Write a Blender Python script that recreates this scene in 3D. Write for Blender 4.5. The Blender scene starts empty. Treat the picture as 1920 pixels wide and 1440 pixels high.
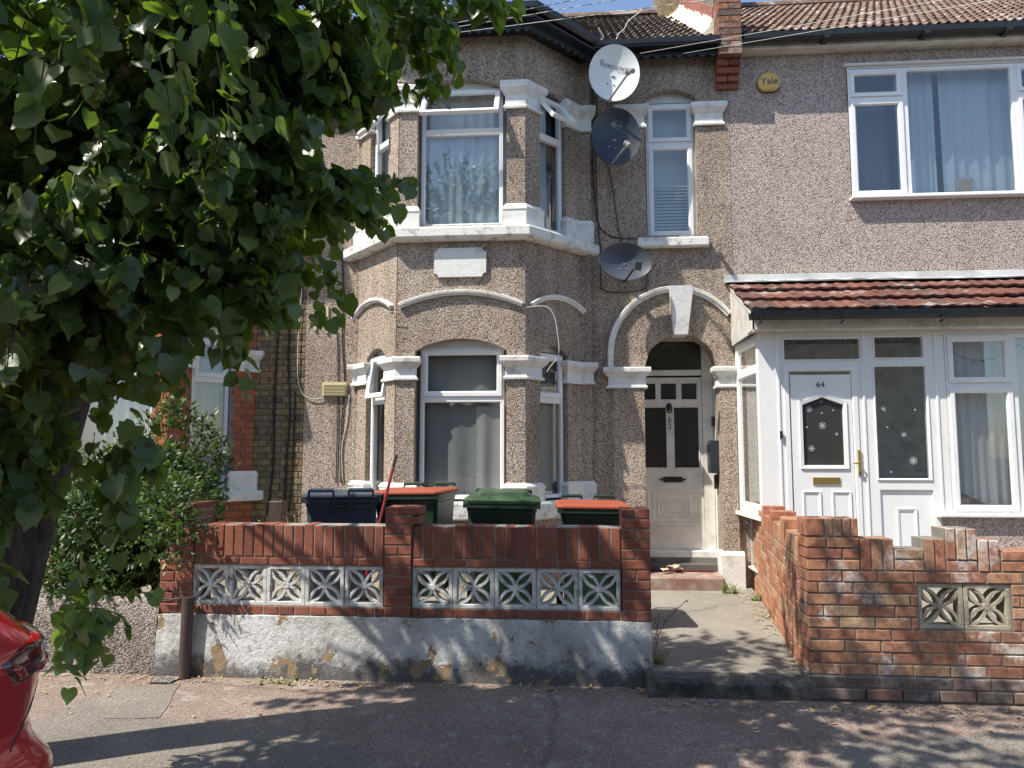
import bpy, bmesh, math, random
from math import sin, cos, pi, radians, sqrt, atan2
from mathutils import Matrix, Vector, noise

SC = bpy.context.scene
COL = SC.collection
random.seed(11)

# ------------------------------------------------------------------ camera
cd = bpy.data.cameras.new('camera'); cam = bpy.data.objects.new('camera', cd); COL.objects.link(cam)
EYE = Vector((0, 0, 1.69)); PITCH = 5.3; YAW = 4.6
cam.location = EYE; cam.rotation_euler = (radians(90 + PITCH), 0, radians(YAW))
cd.sensor_width = 36; cd.lens = 26.25; cd.clip_end = 600; cd.clip_start = .05
SC.camera = cam
# ------------------------------------------------------------------ sky and sun
SUN_AZ, SUN_EL = 57, 56          # azimuth to the left of straight-behind the camera
world = bpy.data.worlds.new('World'); SC.world = world; world.use_nodes = True
wn = world.node_tree; bg = wn.nodes['Background']
sky = wn.nodes.new('ShaderNodeTexSky'); sky.sky_type = 'NISHITA'; sky.sun_disc = False
sky.sun_elevation = radians(SUN_EL); sky.sun_rotation = radians(180 + SUN_AZ)
sky.air_density = 1.0; sky.dust_density = .8; sky.ozone_density = 1.2
wn.links.new(sky.outputs[0], bg.inputs[0]); bg.inputs[1].default_value = .15
sl = bpy.data.lights.new('sun', 'SUN'); sl.energy = 5.0; sl.angle = radians(.5); sl.color = (1, .93, .82)
so = bpy.data.objects.new('sun', sl); COL.objects.link(so)
SD = Vector((-sin(radians(SUN_AZ)) * cos(radians(SUN_EL)), -cos(radians(SUN_AZ)) * cos(radians(SUN_EL)), sin(radians(SUN_EL))))
so.rotation_euler = SD.to_track_quat('Z', 'Y').to_euler(); so.location = SD * 30
SC.view_settings.view_transform = 'Standard'; SC.view_settings.look = 'None'
SC.view_settings.exposure = 0.6; SC.view_settings.gamma = 1

# ------------------------------------------------------------------ measuring helper: where the ray through a point of the photo meets the plane Y = const
_th, _ps = radians(PITCH), radians(YAW)
_f = Vector((-sin(_ps) * cos(_th), cos(_ps) * cos(_th), sin(_th))); _r = Vector((cos(_ps), sin(_ps), 0)); _u = _r.cross(_f)
def at(px, py, Y):
    d = _f + _r * ((px - 960) / 1400) + _u * ((720 - py) / 1400)
    t = Y / d.y
    return EYE + d * t
def AX(px, Y, py=700): return at(px, py, Y).x
def AZ(py, Y, px=1000): return at(px, py, Y).z

# ------------------------------------------------------------------ materials
def nmat(name):
    m = bpy.data.materials.new(name); m.use_nodes = True
    nt = m.node_tree; b = nt.nodes['Principled BSDF']; return m, nt, b
def N(nt, t, **kw):
    n = nt.nodes.new(t)
    for k, v in kw.items():
        if k.startswith('i_'):
            n.inputs[int(k[2:])].default_value = v
        else: setattr(n, k, v)
    return n
def ramp(nt, src, stops, interp='LINEAR'):
    r = nt.nodes.new('ShaderNodeValToRGB'); r.color_ramp.interpolation = interp
    e = r.color_ramp.elements
    while len(e) < len(stops): e.new(.5)
    for q, (p, c) in zip(e, stops):
        q.position = p; q.color = (*c, 1) if len(c) == 3 else c
    nt.links.new(src, r.inputs[0]); return r
def mix(nt, fac, a, b, mode='MIX'):
    m = nt.nodes.new('ShaderNodeMix'); m.data_type = 'RGBA'; m.blend_type = mode
    for s, v in ((0, fac), (6, a), (7, b)):
        if hasattr(v, 'default_value') or hasattr(v, 'is_linked'): nt.links.new(v, m.inputs[s])
        else: m.inputs[s].default_value = v if not isinstance(v, tuple) else (*v[:3], 1)
    return m.outputs[2]
def obco(nt, scale=(1, 1, 1), world=True):
    if world:
        g = nt.nodes.new('ShaderNodeNewGeometry'); o = g.outputs['Position']
    else:
        g = nt.nodes.new('ShaderNodeTexCoord'); o = g.outputs['Object']
    mp = nt.nodes.new('ShaderNodeMapping'); mp.inputs['Scale'].default_value = scale
    nt.links.new(o, mp.inputs[0]); return mp.outputs[0]
def noise_t(nt, co, scale, detail=4, rough=.55):
    n = nt.nodes.new('ShaderNodeTexNoise'); n.inputs['Scale'].default_value = scale
    n.inputs['Detail'].default_value = detail; n.inputs['Roughness'].default_value = rough
    nt.links.new(co, n.inputs['Vector']); return n
def bump(nt, b, h, strength, dist=.01, prev=None):
    bn = nt.nodes.new('ShaderNodeBump'); bn.inputs['Strength'].default_value = strength; bn.inputs['Distance'].default_value = dist
    nt.links.new(h, bn.inputs['Height'])
    if prev: nt.links.new(prev, bn.inputs['Normal'])
    nt.links.new(bn.outputs[0], b.inputs['Normal']); return bn.outputs[0]
def rand(nt):
    o = nt.nodes.new('ShaderNodeObjectInfo'); g = nt.nodes.new('ShaderNodeNewGeometry')
    a = N(nt, 'ShaderNodeMath', operation='ADD'); nt.links.new(o.outputs['Random'], a.inputs[0]); nt.links.new(g.outputs['Random Per Island'], a.inputs[1])
    f = N(nt, 'ShaderNodeMath', operation='FRACT'); nt.links.new(a.outputs[0], f.inputs[0]); return f.outputs[0]

def m_pebble(name, cols, stain=.6, scale=84):
    m, nt, b = nmat(name); co = obco(nt)
    v = nt.nodes.new('ShaderNodeTexVoronoi'); v.inputs['Scale'].default_value = scale; nt.links.new(co, v.inputs['Vector'])
    w = nt.nodes.new('ShaderNodeTexWhiteNoise') ; nt.links.new(v.outputs['Color'], w.inputs['Vector'])
    c = ramp(nt, w.outputs['Value'], cols, 'CONSTANT').outputs[0]
    dk = ramp(nt, v.outputs['Distance'], [(.0, (1, 1, 1)), (.45, (.95, .95, .95)), (.8, (.52, .48, .46))]).outputs[0]
    c = mix(nt, 1.0, c, dk, 'MULTIPLY')
    n1 = noise_t(nt, co, 1.1, 6, .6); st = ramp(nt, n1.outputs[0], [(.35, (.72, .69, .66)), (.6, (1, 1, 1))]).outputs[0]
    c = mix(nt, stain, c, st, 'MULTIPLY')
    cs = obco(nt, (7, 7, .45)); n2 = noise_t(nt, cs, 1, 4); s2 = ramp(nt, n2.outputs[0], [(.36, (.62, .59, .57)), (.55, (1, 1, 1))]).outputs[0]
    c = mix(nt, .55 * stain, c, s2, 'MULTIPLY')
    nt.links.new(c, b.inputs['Base Color']); b.inputs['Roughness'].default_value = .9
    b.inputs['Specular IOR Level'].default_value = .25
    inv = N(nt, 'ShaderNodeMath', operation='SUBTRACT'); inv.inputs[0].default_value = 1; nt.links.new(v.outputs['Distance'], inv.inputs[1])
    bump(nt, b, inv.outputs[0], .9, .009); return m
def m_plain(name, col, rough=.5, dirt=.0, dirtcol=(.2, .18, .15), nscale=3, bumpy=0, bscale=60, metallic=0, spec=.5, coat=0, dstops=(.45, .7)):
    m, nt, b = nmat(name); b.inputs['Base Color'].default_value = (*col, 1); b.inputs['Roughness'].default_value = rough
    b.inputs['Metallic'].default_value = metallic; b.inputs['Specular IOR Level'].default_value = spec; b.inputs['Coat Weight'].default_value = coat
    b.inputs['Coat Roughness'].default_value = .05
    if dirt or bumpy:
        co = obco(nt)
        if dirt:
            n = noise_t(nt, co, nscale, 8, .65)
            f = ramp(nt, n.outputs[0], [(dstops[0], (0, 0, 0)), (dstops[1], (dirt, dirt, dirt))]).outputs[0]
            nt.links.new(mix(nt, f, col, dirtcol), b.inputs['Base Color'])
        if bumpy:
            n = noise_t(nt, co, bscale, 5, .6); bump(nt, b, n.outputs[0], bumpy, .01)
    return m
def m_brick(name, stops, white=0, soot=.3, soft=.25):
    m, nt, b = nmat(name); r = rand(nt); co = obco(nt)
    c = ramp(nt, r, stops).outputs[0]
    n = noise_t(nt, co, 18, 6, .7); d = ramp(nt, n.outputs[0], [(.3, (1 - soft * 1.6,) * 3), (.55, (1, 1, 1)), (.75, (1.25, 1.2, 1.15))]).outputs[0]
    c = mix(nt, 1, c, d, 'MULTIPLY')
    n3 = noise_t(nt, co, 2.2, 5, .6); s = ramp(nt, n3.outputs[0], [(.5, (0, 0, 0)), (.75, (soot,) * 3)]).outputs[0]
    c = mix(nt, s, c, (.05, .04, .04))
    if white:
        n4 = noise_t(nt, co, 3.2, 7, .72); w = ramp(nt, n4.outputs[0], [(.54, (0, 0, 0)), (.62, (white,) * 3)]).outputs[0]
        c = mix(nt, w, c, (.58, .55, .52))
    nt.links.new(c, b.inputs['Base Color']); b.inputs['Roughness'].default_value = .85; b.inputs['Specular IOR Level'].default_value = .3
    n5 = noise_t(nt, co, 90, 4, .7); bump(nt, b, n5.outputs[0], .5, .004); return m
def m_glass(name, tint=(.975, .985, .985), refl=1.0, rough=.0, clear=1.0, wob=.0):
    m, nt, b = nmat(name); nt.nodes.remove(b); out = nt.nodes['Material Output']
    t = N(nt, 'ShaderNodeBsdfTransparent'); t.inputs[0].default_value = (*tint, 1)
    g = N(nt, 'ShaderNodeBsdfGlossy'); g.inputs['Roughness'].default_value = rough
    fr = N(nt, 'ShaderNodeFresnel'); fr.inputs[0].default_value = 1.5
    mu = N(nt, 'ShaderNodeMath', operation='MULTIPLY'); mu.inputs[1].default_value = 2.4 * refl; mu.use_clamp = True
    gb = nt.nodes.new('ShaderNodeNewGeometry'); ff = N(nt, 'ShaderNodeMath', operation='SUBTRACT'); ff.inputs[0].default_value = 1; nt.links.new(gb.outputs['Backfacing'], ff.inputs[1])
    mf = N(nt, 'ShaderNodeMath', operation='MULTIPLY'); nt.links.new(fr.outputs[0], mf.inputs[0]); nt.links.new(ff.outputs[0], mf.inputs[1]); nt.links.new(mf.outputs[0], mu.inputs[0])
    if wob:
        co = obco(nt); n = noise_t(nt, co, 2.5, 2); bn = nt.nodes.new('ShaderNodeBump'); bn.inputs['Strength'].default_value = wob; bn.inputs['Distance'].default_value = .01
        nt.links.new(n.outputs[0], bn.inputs['Height']); nt.links.new(bn.outputs[0], g.inputs['Normal']); 
    ms = N(nt, 'ShaderNodeMixShader'); nt.links.new(mu.outputs[0], ms.inputs[0]); nt.links.new(t.outputs[0], ms.inputs[1]); nt.links.new(g.outputs[0], ms.inputs[2])
    nt.links.new(ms.outputs[0], out.inputs[0]); return m
def m_cloth(name, col, alpha=.0, transl=.3):
    m, nt, b = nmat(name); nt.nodes.remove(b); out = nt.nodes['Material Output']
    d = N(nt, 'ShaderNodeBsdfDiffuse'); d.inputs[0].default_value = (*col, 1); t = N(nt, 'ShaderNodeBsdfTranslucent'); t.inputs[0].default_value = (*col, 1)
    a = N(nt, 'ShaderNodeMixShader', i_0=transl); nt.links.new(d.outputs[0], a.inputs[1]); nt.links.new(t.outputs[0], a.inputs[2])
    tr = N(nt, 'ShaderNodeBsdfTransparent'); c = N(nt, 'ShaderNodeMixShader', i_0=alpha); nt.links.new(a.outputs[0], c.inputs[1]); nt.links.new(tr.outputs[0], c.inputs[2])
    nt.links.new(c.outputs[0], out.inputs[0]); return m
def m_leaf(name, stops, tr=.28, rough=.38, spec=.5, trc=(.25, .42, .03)):
    m, nt, b = nmat(name); r = rand(nt); c = ramp(nt, r, stops).outputs[0]; out = nt.nodes['Material Output']
    nt.links.new(c, b.inputs['Base Color']); b.inputs['Roughness'].default_value = rough; b.inputs['Specular IOR Level'].default_value = spec
    t = N(nt, 'ShaderNodeBsdfTranslucent'); t.inputs[0].default_value = (*trc, 1)
    ms = N(nt, 'ShaderNodeMixShader', i_0=tr); nt.links.new(b.outputs[0], ms.inputs[1]); nt.links.new(t.outputs[0], ms.inputs[2]); nt.links.new(ms.outputs[0], out.inputs[0])
    return m
M = {}
M['peb62'] = m_pebble('pebbledash tan', [(0, (.57, .475, .36)), (.24, (.45, .365, .285)), (.42, (.68, .60, .50)), (.6, (.36, .295, .27)), (.74, (.52, .43, .385)), (.91, (.19, .15, .14))], .75)
M['peb64'] = m_pebble('pebbledash pink', [(0, (.60, .51, .455)), (.28, (.475, .39, .35)), (.48, (.70, .62, .57)), (.66, (.38, .305, .29)), (.78, (.56, .46, .42)), (.92, (.26, .205, .20))], .4)
M['pebwall'] = m_pebble('pebbledash grey wall', [(0, (.40, .36, .32)), (.3, (.5, .46, .42)), (.6, (.3, .26, .24)), (.85, (.16, .14, .13))], 1.0, 80)
M['stucco'] = m_plain('white painted stucco', (.74, .74, .71), .6, .8, (.40, .37, .31), 6, .5, 45, dstops=(.5, .70))
M['sillm'] = m_plain('weathered white sill paint', (.74, .74, .70), .6, .9, (.30, .29, .25), 9, .4, 40, dstops=(.5, .66))
M['upvc'] = m_plain('white upvc', (.80, .81, .81), .28, .15, (.5, .48, .44), 5)
M['upvcold'] = m_plain('aged upvc', (.66, .67, .66), .35, .3, (.4, .38, .33), 6)
M['cream'] = m_plain('cream gloss paint', (.72, .70, .64), .4, .45, (.30, .26, .2), 5)
M['creamd'] = m_plain('grimy cream board', (.62, .61, .56), .6, .7, (.3, .27, .22), 7)
M['glass'] = m_glass('window glass', refl=1.7); M['glassdull'] = m_glass('dusty window glass', (.955, .965, .96), 1.0, .01)
M['glassdk'] = m_plain('obscure glass', (.045, .043, .042), .12, spec=.9)
M['black'] = m_plain('black gutter plastic', (.013, .016, .022), .35, .3, (.05, .05, .05), 8)
M['blackm'] = m_plain('matt black', (.015, .015, .016), .5)
M['redbrick'] = m_brick('deep red facing brick', [(0, (.25, .085, .055)), (.4, (.30, .105, .068)), (.8, (.20, .072, .052)), (1, (.34, .13, .082))], 0, .25, .2)
M['redbrick60'] = m_brick('orange red rubbed brick', [(0, (.36, .115, .055)), (.5, (.44, .15, .075)), (1, (.29, .095, .06))], 0, .2, .2)
M['stock'] = m_brick('yellow stock brick', [(0, (.20, .15, .085)), (.3, (.27, .20, .11)), (.55, (.15, .12, .08)), (.8, (.32, .21, .10)), (1, (.10, .085, .065))], 0, .35, .35)
M['multi'] = m_brick('mixed orange brick', [(0, (.40, .19, .115)), (.3, (.45, .25, .15)), (.5, (.34, .145, .09)), (.72, (.42, .20, .12)), (.92, (.50, .33, .20)), (1, (.29, .155, .11))], .8, .45, .4)
M['chimb'] = m_brick('weathered chimney brick', [(0, (.24, .12, .08)), (.4, (.17, .11, .085)), (.7, (.36, .14, .07)), (1, (.13, .09, .075))], .35, .4, .4)
M['multis'] = m_brick('mixed orange brick side', [(0, (.40, .17, .10)), (.3, (.48, .26, .15)), (.5, (.32, .12, .08)), (.72, (.46, .20, .11)), (.9, (.5, .33, .19)), (1, (.3, .15, .10))], .25, .12, .3)
M['plinthb'] = m_brick('sooty grey brick', [(0, (.13, .11, .10)), (.6, (.18, .14, .12)), (1, (.24, .14, .11))], .3, .4, .3)
M['mortar'] = m_plain('mortar', (.30, .275, .24), .95, .6, (.15, .14, .13), 9, .6, 80)
M['mortard'] = m_plain('dark mortar', (.22, .205, .18), .95, .6, (.08, .07, .06), 9, .6, 80)
M['block'] = m_plain('painted screen block', (.66, .66, .64), .8, .9, (.17, .16, .14), 14, .6, 70, dstops=(.5, .68))
M['blockc'] = m_plain('bare concrete screen block', (.42, .38, .29), .9, .8, (.19, .17, .13), 12, .6, 70, dstops=(.42, .68))
M['concrete'] = m_plain('old concrete', (.20, .19, .17), .95, .8, (.07, .065, .06), 5, .8, 60)
M['tilebr'] = m_brick('brown roof tile', [(0, (.085, .062, .052)), (.5, (.12, .085, .065)), (1, (.07, .052, .048))], .25, .3, .3)
M['tileor'] = m_brick('lichened roof tile', [(0, (.17, .11, .085)), (.5, (.22, .145, .10)), (1, (.14, .095, .08))], .45, .3, .3)
M['tilered'] = m_brick('red porch tile', [(0, (.165, .062, .045)), (.5, (.125, .055, .043)), (.8, (.20, .085, .058)), (1, (.10, .055, .045))], .35, .4, .45)
M['lead'] = m_plain('lead flashing', (.50, .51, .50), .55, .6, (.28, .29, .28), 4, .5, 9)
M['flaunch'] = m_plain('cream mortar flaunching', (.62, .58, .45), .95, .6, (.35, .3, .22), 8, .9, 14)
M['binblue'] = m_plain('dark grey blue bin plastic', (.035, .055, .085), .4, .3, (.10, .11, .12), 8)
M['bingreen'] = m_plain('dark green bin plastic', (.014, .036, .024), .4, .3, (.06, .08, .06), 8)
M['lidor'] = m_plain('orange bin lid', (.34, .07, .032), .5, .7, (.22, .09, .055), 7)
M['lidgr'] = m_plain('green bin lid', (.03, .065, .028), .42, .5, (.11, .15, .09), 7)
M['dishw'] = m_plain('white dish enamel', (.72, .74, .72), .35, .2, (.4, .4, .36), 5)
M['dishg'] = m_plain('dark grey dish enamel', (.022, .028, .040), .38, .2, (.1, .1, .1), 5)
M['dishl'] = m_plain('slate dish mesh', (.060, .070, .090), .38, .2, (.15, .15, .15), 5)
M['galv'] = m_plain('galvanised steel', (.42, .42, .40), .45, .5, (.2, .19, .17), 12, metallic=.6)
M['brass'] = m_plain('brass', (.50, .36, .13), .35, metallic=.8)
M['yellow'] = m_plain('faded yellow plastic', (.66, .44, .12), .5, .2, (.5, .36, .14), 6)
M['ventc'] = m_plain('buff plastic vent', (.55, .49, .30), .6)
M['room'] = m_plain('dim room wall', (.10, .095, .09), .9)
M['net'] = m_cloth('net curtain', (.88, .90, .90), .10, .3)
M['netblue'] = m_cloth('pale blue curtain', (.56, .65, .71), .05, .12)
M['greycloth'] = m_cloth('grey sheet', (.30, .31, .31), .0, .1)
M['greycl2'] = m_cloth('pale grey sheet', (.50, .50, .49), .0, .25)
M['darkcloth'] = m_cloth('dark curtain', (.14, .16, .20), .0, .2)
M['blindm'] = m_cloth('slat blind', (.55, .60, .60), .0, .25)
M['carred'] = m_plain('red car paint', (.50, .008, .018), .22, 0, coat=1.0, metallic=.25)
M['carblack'] = m_plain('black trim', (.012, .012, .013), .45)
M['carglass'] = m_plain('dark car glass', (.01, .011, .012), .04, spec=.8, coat=1)
M['lampred'] = m_plain('red lamp lens', (.30, .008, .012), .06, coat=1)
M['lampdk'] = m_plain('smoked lamp lens', (.07, .008, .012), .06, coat=1)
M['lampclr'] = m_plain('clear lamp lens', (.55, .55, .55), .1, coat=1, metallic=.4)
M['tyre'] = m_plain('tyre rubber', (.015, .015, .015), .8)
M['redpole'] = m_plain('red metal handle', (.22, .015, .018), .35)
M['wire'] = m_plain('black cable', (.01, .01, .011), .6); M['wirew'] = m_plain('pale cable', (.55, .54, .50), .6)
M['pipebr'] = m_plain('brown painted pipe', (.055, .035, .03), .5, .5, (.12, .09, .07), 20)
M['mat'] = m_plain('dark red doormat', (.10, .012, .016), .95, bumpy=.5)
M['straw'] = m_plain('dry straw weed', (.42, .33, .17), .9)
M['weed'] = m_leaf('weed green', [(0, (.09, .16, .03)), (1, (.16, .22, .05))])
M['leafA'] = m_leaf('lime leaf', [(0, (.048, .086, .042)), (.35, (.070, .116, .054)), (.7, (.095, .148, .064)), (.92, (.15, .205, .072)), (1, (.24, .28, .09))], .34, .34)
M['leafB'] = m_leaf('privet leaf', [(0, (.018, .042, .014)), (.6, (.034, .072, .02)), (.85, (.06, .105, .026)), (1, (.12, .17, .04))], .15, .42, .35)
M['twig'] = m_plain('twig', (.07, .06, .035), .8)
M['door62t'] = m_plain('black ironmongery', (.012, .011, .012), .4)
M['numg'] = m_plain('dark bronze numeral', (.07, .065, .055), .5)
M['white'] = m_plain('white sticker', (.38, .40, .42), .6)
M['ink'] = m_plain('dark print', (.05, .055, .08), .6)
M['redtile'] = m_plain('worn red step paint', (.22, .125, .10), .85, .8, (.42, .37, .30), 6, .4, 60, dstops=(.4, .7))
M['paper'] = m_plain('crumpled paper', (.55, .42, .3), .8)
M['cardb'] = m_plain('brown leaf litter', (.36, .27, .15), .9)
M['ochre'] = m_plain('ochre plastic', (.5, .28, .03), .6)
M['redridge'] = m_plain('red bitumen strip', (.26, .07, .05), .9, .5, (.5, .4, .3), 14)

def m_bark():
    m, nt, b = nmat('lime bark'); co = obco(nt, (22, 22, 3.2)); n = noise_t(nt, co, 1, 8, .7)
    c = ramp(nt, n.outputs[0], [(.34, (.018, .015, .014)), (.5, (.075, .062, .055)), (.72, (.16, .14, .125))]).outputs[0]
    nt.links.new(c, b.inputs['Base Color']); b.inputs['Roughness'].default_value = .95; bump(nt, b, n.outputs[0], 1, .08); return m
M['bark'] = m_bark()
def m_render_white():
    m, nt, b = nmat('peeling white render'); co = obco(nt)
    g = nt.nodes.new('ShaderNodeNewGeometry'); sp = nt.nodes.new('ShaderNodeSeparateXYZ'); nt.links.new(g.outputs['Position'], sp.inputs[0])
    n1 = noise_t(nt, co, 2.0, 8, .7); n2 = noise_t(nt, co, 26, 6, .75); n3 = noise_t(nt, co, 4.1, 4, .6)
    base = ramp(nt, n2.outputs[0], [(.33, (.34, .33, .31)), (.45, (.64, .65, .65)), (.7, (.76, .76, .75))]).outputs[0]
    grime = ramp(nt, n1.outputs[0], [(.42, (0, 0, 0)), (.66, (.85, .85, .85))]).outputs[0]
    c = mix(nt, grime, base, (.27, .25, .22))
    # dirt splash band with its own ragged edge at the foot of the wall
    add = N(nt, 'ShaderNodeMath', operation='MULTIPLY_ADD'); nt.links.new(n1.outputs[0], add.inputs[0]); add.inputs[1].default_value = -.55
    nt.links.new(sp.outputs[2], add.inputs[2])
    f2 = N(nt, 'ShaderNodeMath', operation='MULTIPLY_ADD'); nt.links.new(n2.outputs[0], f2.inputs[0]); f2.inputs[1].default_value = -.34; nt.links.new(add.outputs[0], f2.inputs[2])
    band = ramp(nt, f2.outputs[0], [(-.0, (1, 1, 1)), (.11, (0, 0, 0))]); 
    mr = N(nt, 'ShaderNodeMapRange'); nt.links.new(f2.outputs[0], mr.inputs[0]); mr.inputs[1].default_value = -.31; mr.inputs[2].default_value = -.20; mr.inputs[3].default_value = .86; mr.inputs[4].default_value = 0
    c = mix(nt, mr.outputs[0], c, (.055, .05, .05))
    pk = ramp(nt, n3.outputs[0], [(.60, (0, 0, 0)), (.612, (1, 1, 1))]).outputs[0]
    c = mix(nt, pk, c, (.30, .22, .13))
    nt.links.new(c, b.inputs['Base Color']); b.inputs['Roughness'].default_value = .9; bump(nt, b, n2.outputs[0], 1, .02); return m
M['render'] = m_render_white()
def m_pavement(name, cols, patches=True, grit=150):
    m, nt, b = nmat(name); co = obco(nt); 
    v = nt.nodes.new('ShaderNodeTexVoronoi'); v.inputs['Scale'].default_value = grit; nt.links.new(co, v.inputs['Vector'])
    w = nt.nodes.new('ShaderNodeTexWhiteNoise'); nt.links.new(v.outputs['Color'], w.inputs['Vector'])
    c = ramp(nt, w.outputs['Value'], cols).outputs[0]
    n1 = noise_t(nt, co, 1.3, 8, .65); d = ramp(nt, n1.outputs[0], [(.3, (.72, .70, .68)), (.65, (1.12, 1.1, 1.06))]).outputs[0]
    c = mix(nt, 1, c, d, 'MULTIPLY')
    if patches:
        n2 = noise_t(nt, co, 5.5, 9, .72); p = ramp(nt, n2.outputs[0], [(.575, (0, 0, 0)), (.60, (.75, .75, .75))]).outputs[0]
        c = mix(nt, p, c, (.30, .27, .235))
    if patches:
        n4 = noise_t(nt, co, 17, 7, .75); p = ramp(nt, n4.outputs[0], [(.60, (0, 0, 0)), (.64, (.6, .6, .6))]).outputs[0]; c = mix(nt, p, c, (.36, .33, .28))
        vc = nt.nodes.new('ShaderNodeTexVoronoi'); vc.feature = 'DISTANCE_TO_EDGE'; vc.inputs['Scale'].default_value = .55; nd = noise_t(nt, co, 3, 5); mo = nt.nodes.new('ShaderNodeMixRGB'); mo.inputs[0].default_value = .16; nt.links.new(co, mo.inputs[1]); nt.links.new(nd.outputs['Color'], mo.inputs[2]); nt.links.new(mo.outputs[0], vc.inputs['Vector'])
        cr = ramp(nt, vc.outputs['Distance'], [(.0, (.45, .42, .4)), (.006, (.55, .52, .5)), (.012, (1, 1, 1))]).outputs[0]; c = mix(nt, .45, c, cr, 'MULTIPLY')
    nt.links.new(c, b.inputs['Base Color']); b.inputs['Roughness'].default_value = .92; bump(nt, b, v.outputs['Distance'], .6, .006); return m
M['pave'] = m_pavement('reddish asphalt pavement', [(0, (.14, .100, .084)), (.4, (.205, .150, .127)), (.8, (.25, .198, .168)), (1, (.40, .34, .29))])
M['patch'] = m_pavement('grey asphalt patch', [(0, (.13, .116, .10)), (.4, (.18, .162, .14)), (.8, (.225, .205, .178)), (1, (.34, .31, .27))], False)
M['pathm'] = m_pavement('worn concrete path', [(0, (.22, .205, .18)), (.5, (.27, .255, .225)), (1, (.36, .34, .30))], True, 220)
M['road'] = m_pavement('road asphalt', [(0, (.05, .05, .05)), (.6, (.09, .09, .088)), (1, (.16, .16, .155))], False)
M['sooty'] = m_plain('sooty old kerb concrete', (.12, .112, .10), .95, .9, (.035, .033, .03), 9, .9, 45, dstops=(.42, .6))
M['soil'] = m_plain('garden concrete', (.25, .23, .19), .95, .8, (.12, .10, .08), 6, .8, 50)

# ------------------------------------------------------------------ mesh building
class MB:
    def __init__(s, T=None): s.v = []; s.f = []; s.T = T or Matrix()
    def vert(s, *p):
        s.v.append(s.T @ Vector(p)); return len(s.v) - 1
    def ring(s, pts): return [s.vert(*p) for p in pts]
    def quadstrip(s, a, b, close=True):
        n = len(a)
        for i in range(n if close else n - 1): s.f.append((a[i], a[(i + 1) % n], b[(i + 1) % n], b[i]))
    def box(s, x0, x1, y0, y1, z0, z1):
        a = s.ring([(x0, y0, z0), (x1, y0, z0), (x1, y1, z0), (x0, y1, z0)]); b = s.ring([(x0, y0, z1), (x1, y0, z1), (x1, y1, z1), (x0, y1, z1)])
        s.f.append(tuple(a[::-1])); s.f.append(tuple(b)); s.quadstrip(a, b)
    def cbox(s, x0, x1, y0, y1, z0, z1, c=.004):
        """box whose front (low y) edges are chamfered"""
        f = s.ring([(x0 + c, y0, z0 + c), (x1 - c, y0, z0 + c), (x1 - c, y0, z1 - c), (x0 + c, y0, z1 - c)])
        g = s.ring([(x0, y0 + c, z0), (x1, y0 + c, z0), (x1, y0 + c, z1), (x0, y0 + c, z1)])
        h = s.ring([(x0, y1, z0), (x1, y1, z0), (x1, y1, z1), (x0, y1, z1)])
        s.f.append(tuple(f)); s.quadstrip(g, f); s.quadstrip(h, g); s.f.append(tuple(h[::-1]))
    def prism(s, poly, z0, z1):
        a = s.ring([(x, y, z0) for x, y in poly]); b = s.ring([(x, y, z1) for x, y in poly])
        s.f.append(tuple(a[::-1])); s.f.append(tuple(b)); s.quadstrip(a, b)
    def prismy(s, poly, y0, y1):
        """poly in x,z extruded in y"""
        a = s.ring([(x, y0, z) for x, z in poly]); b = s.ring([(x, y1, z) for x, z in poly])
        s.f.append(tuple(a)); s.f.append(tuple(b[::-1])); s.quadstrip(b, a)
    def loft(s, rings, cap=True, close=True):
        R = [s.ring(r) for r in rings]
        for a, b in zip(R, R[1:]): s.quadstrip(a, b, close)
        if cap: s.f.append(tuple(R[0][::-1])); s.f.append(tuple(R[-1]))
    def tube(s, pts, r, n=8, cap=True, r2=None):
        pts = [Vector(p) for p in pts]; rings = []
        up = Vector((0, 0, 1)); 
        for i, p in enumerate(pts):
            d = (pts[min(i + 1, len(pts) - 1)] - pts[max(i - 1, 0)]).normalized()
            a = d.cross(up if abs(d.z) < .95 else Vector((1, 0, 0))).normalized(); b = d.cross(a)
            rr = r if r2 is None else r + (r2 - r) * i / (len(pts) - 1)
            if isinstance(r, list): rr = r[i]
            rings.append([p + (a * cos(2 * pi * k / n) + b * sin(2 * pi * k / n)) * rr for k in range(n)])
        s.loft(rings, cap)
    def lathe(s, prof, n=24, cx=0, cz=0):
        """prof: (radius, y) about the y axis through cx,cz"""
        s.loft([[(cx + r * cos(2 * pi * k / n), y, cz + r * sin(2 * pi * k / n)) for k in range(n)] for r, y in prof])
    def rsweep(s, u0, u1, z0, z1, prof):
        """closed profile (inset, y) run round a rectangle with mitred corners"""
        R = [s.ring([(u0 + i, y, z0 + i), (u1 - i, y, z0 + i), (u1 - i, y, z1 - i), (u0 + i, y, z1 - i)]) for i, y in prof]
        for k in range(len(R)): s.quadstrip(R[k], R[(k + 1) % len(R)])
    def add(s, other_v, other_f, T):
        o = len(s.v)
        for p in other_v: s.v.append(T @ p)
        for f in other_f: s.f.append(tuple(i + o for i in f))

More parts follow.
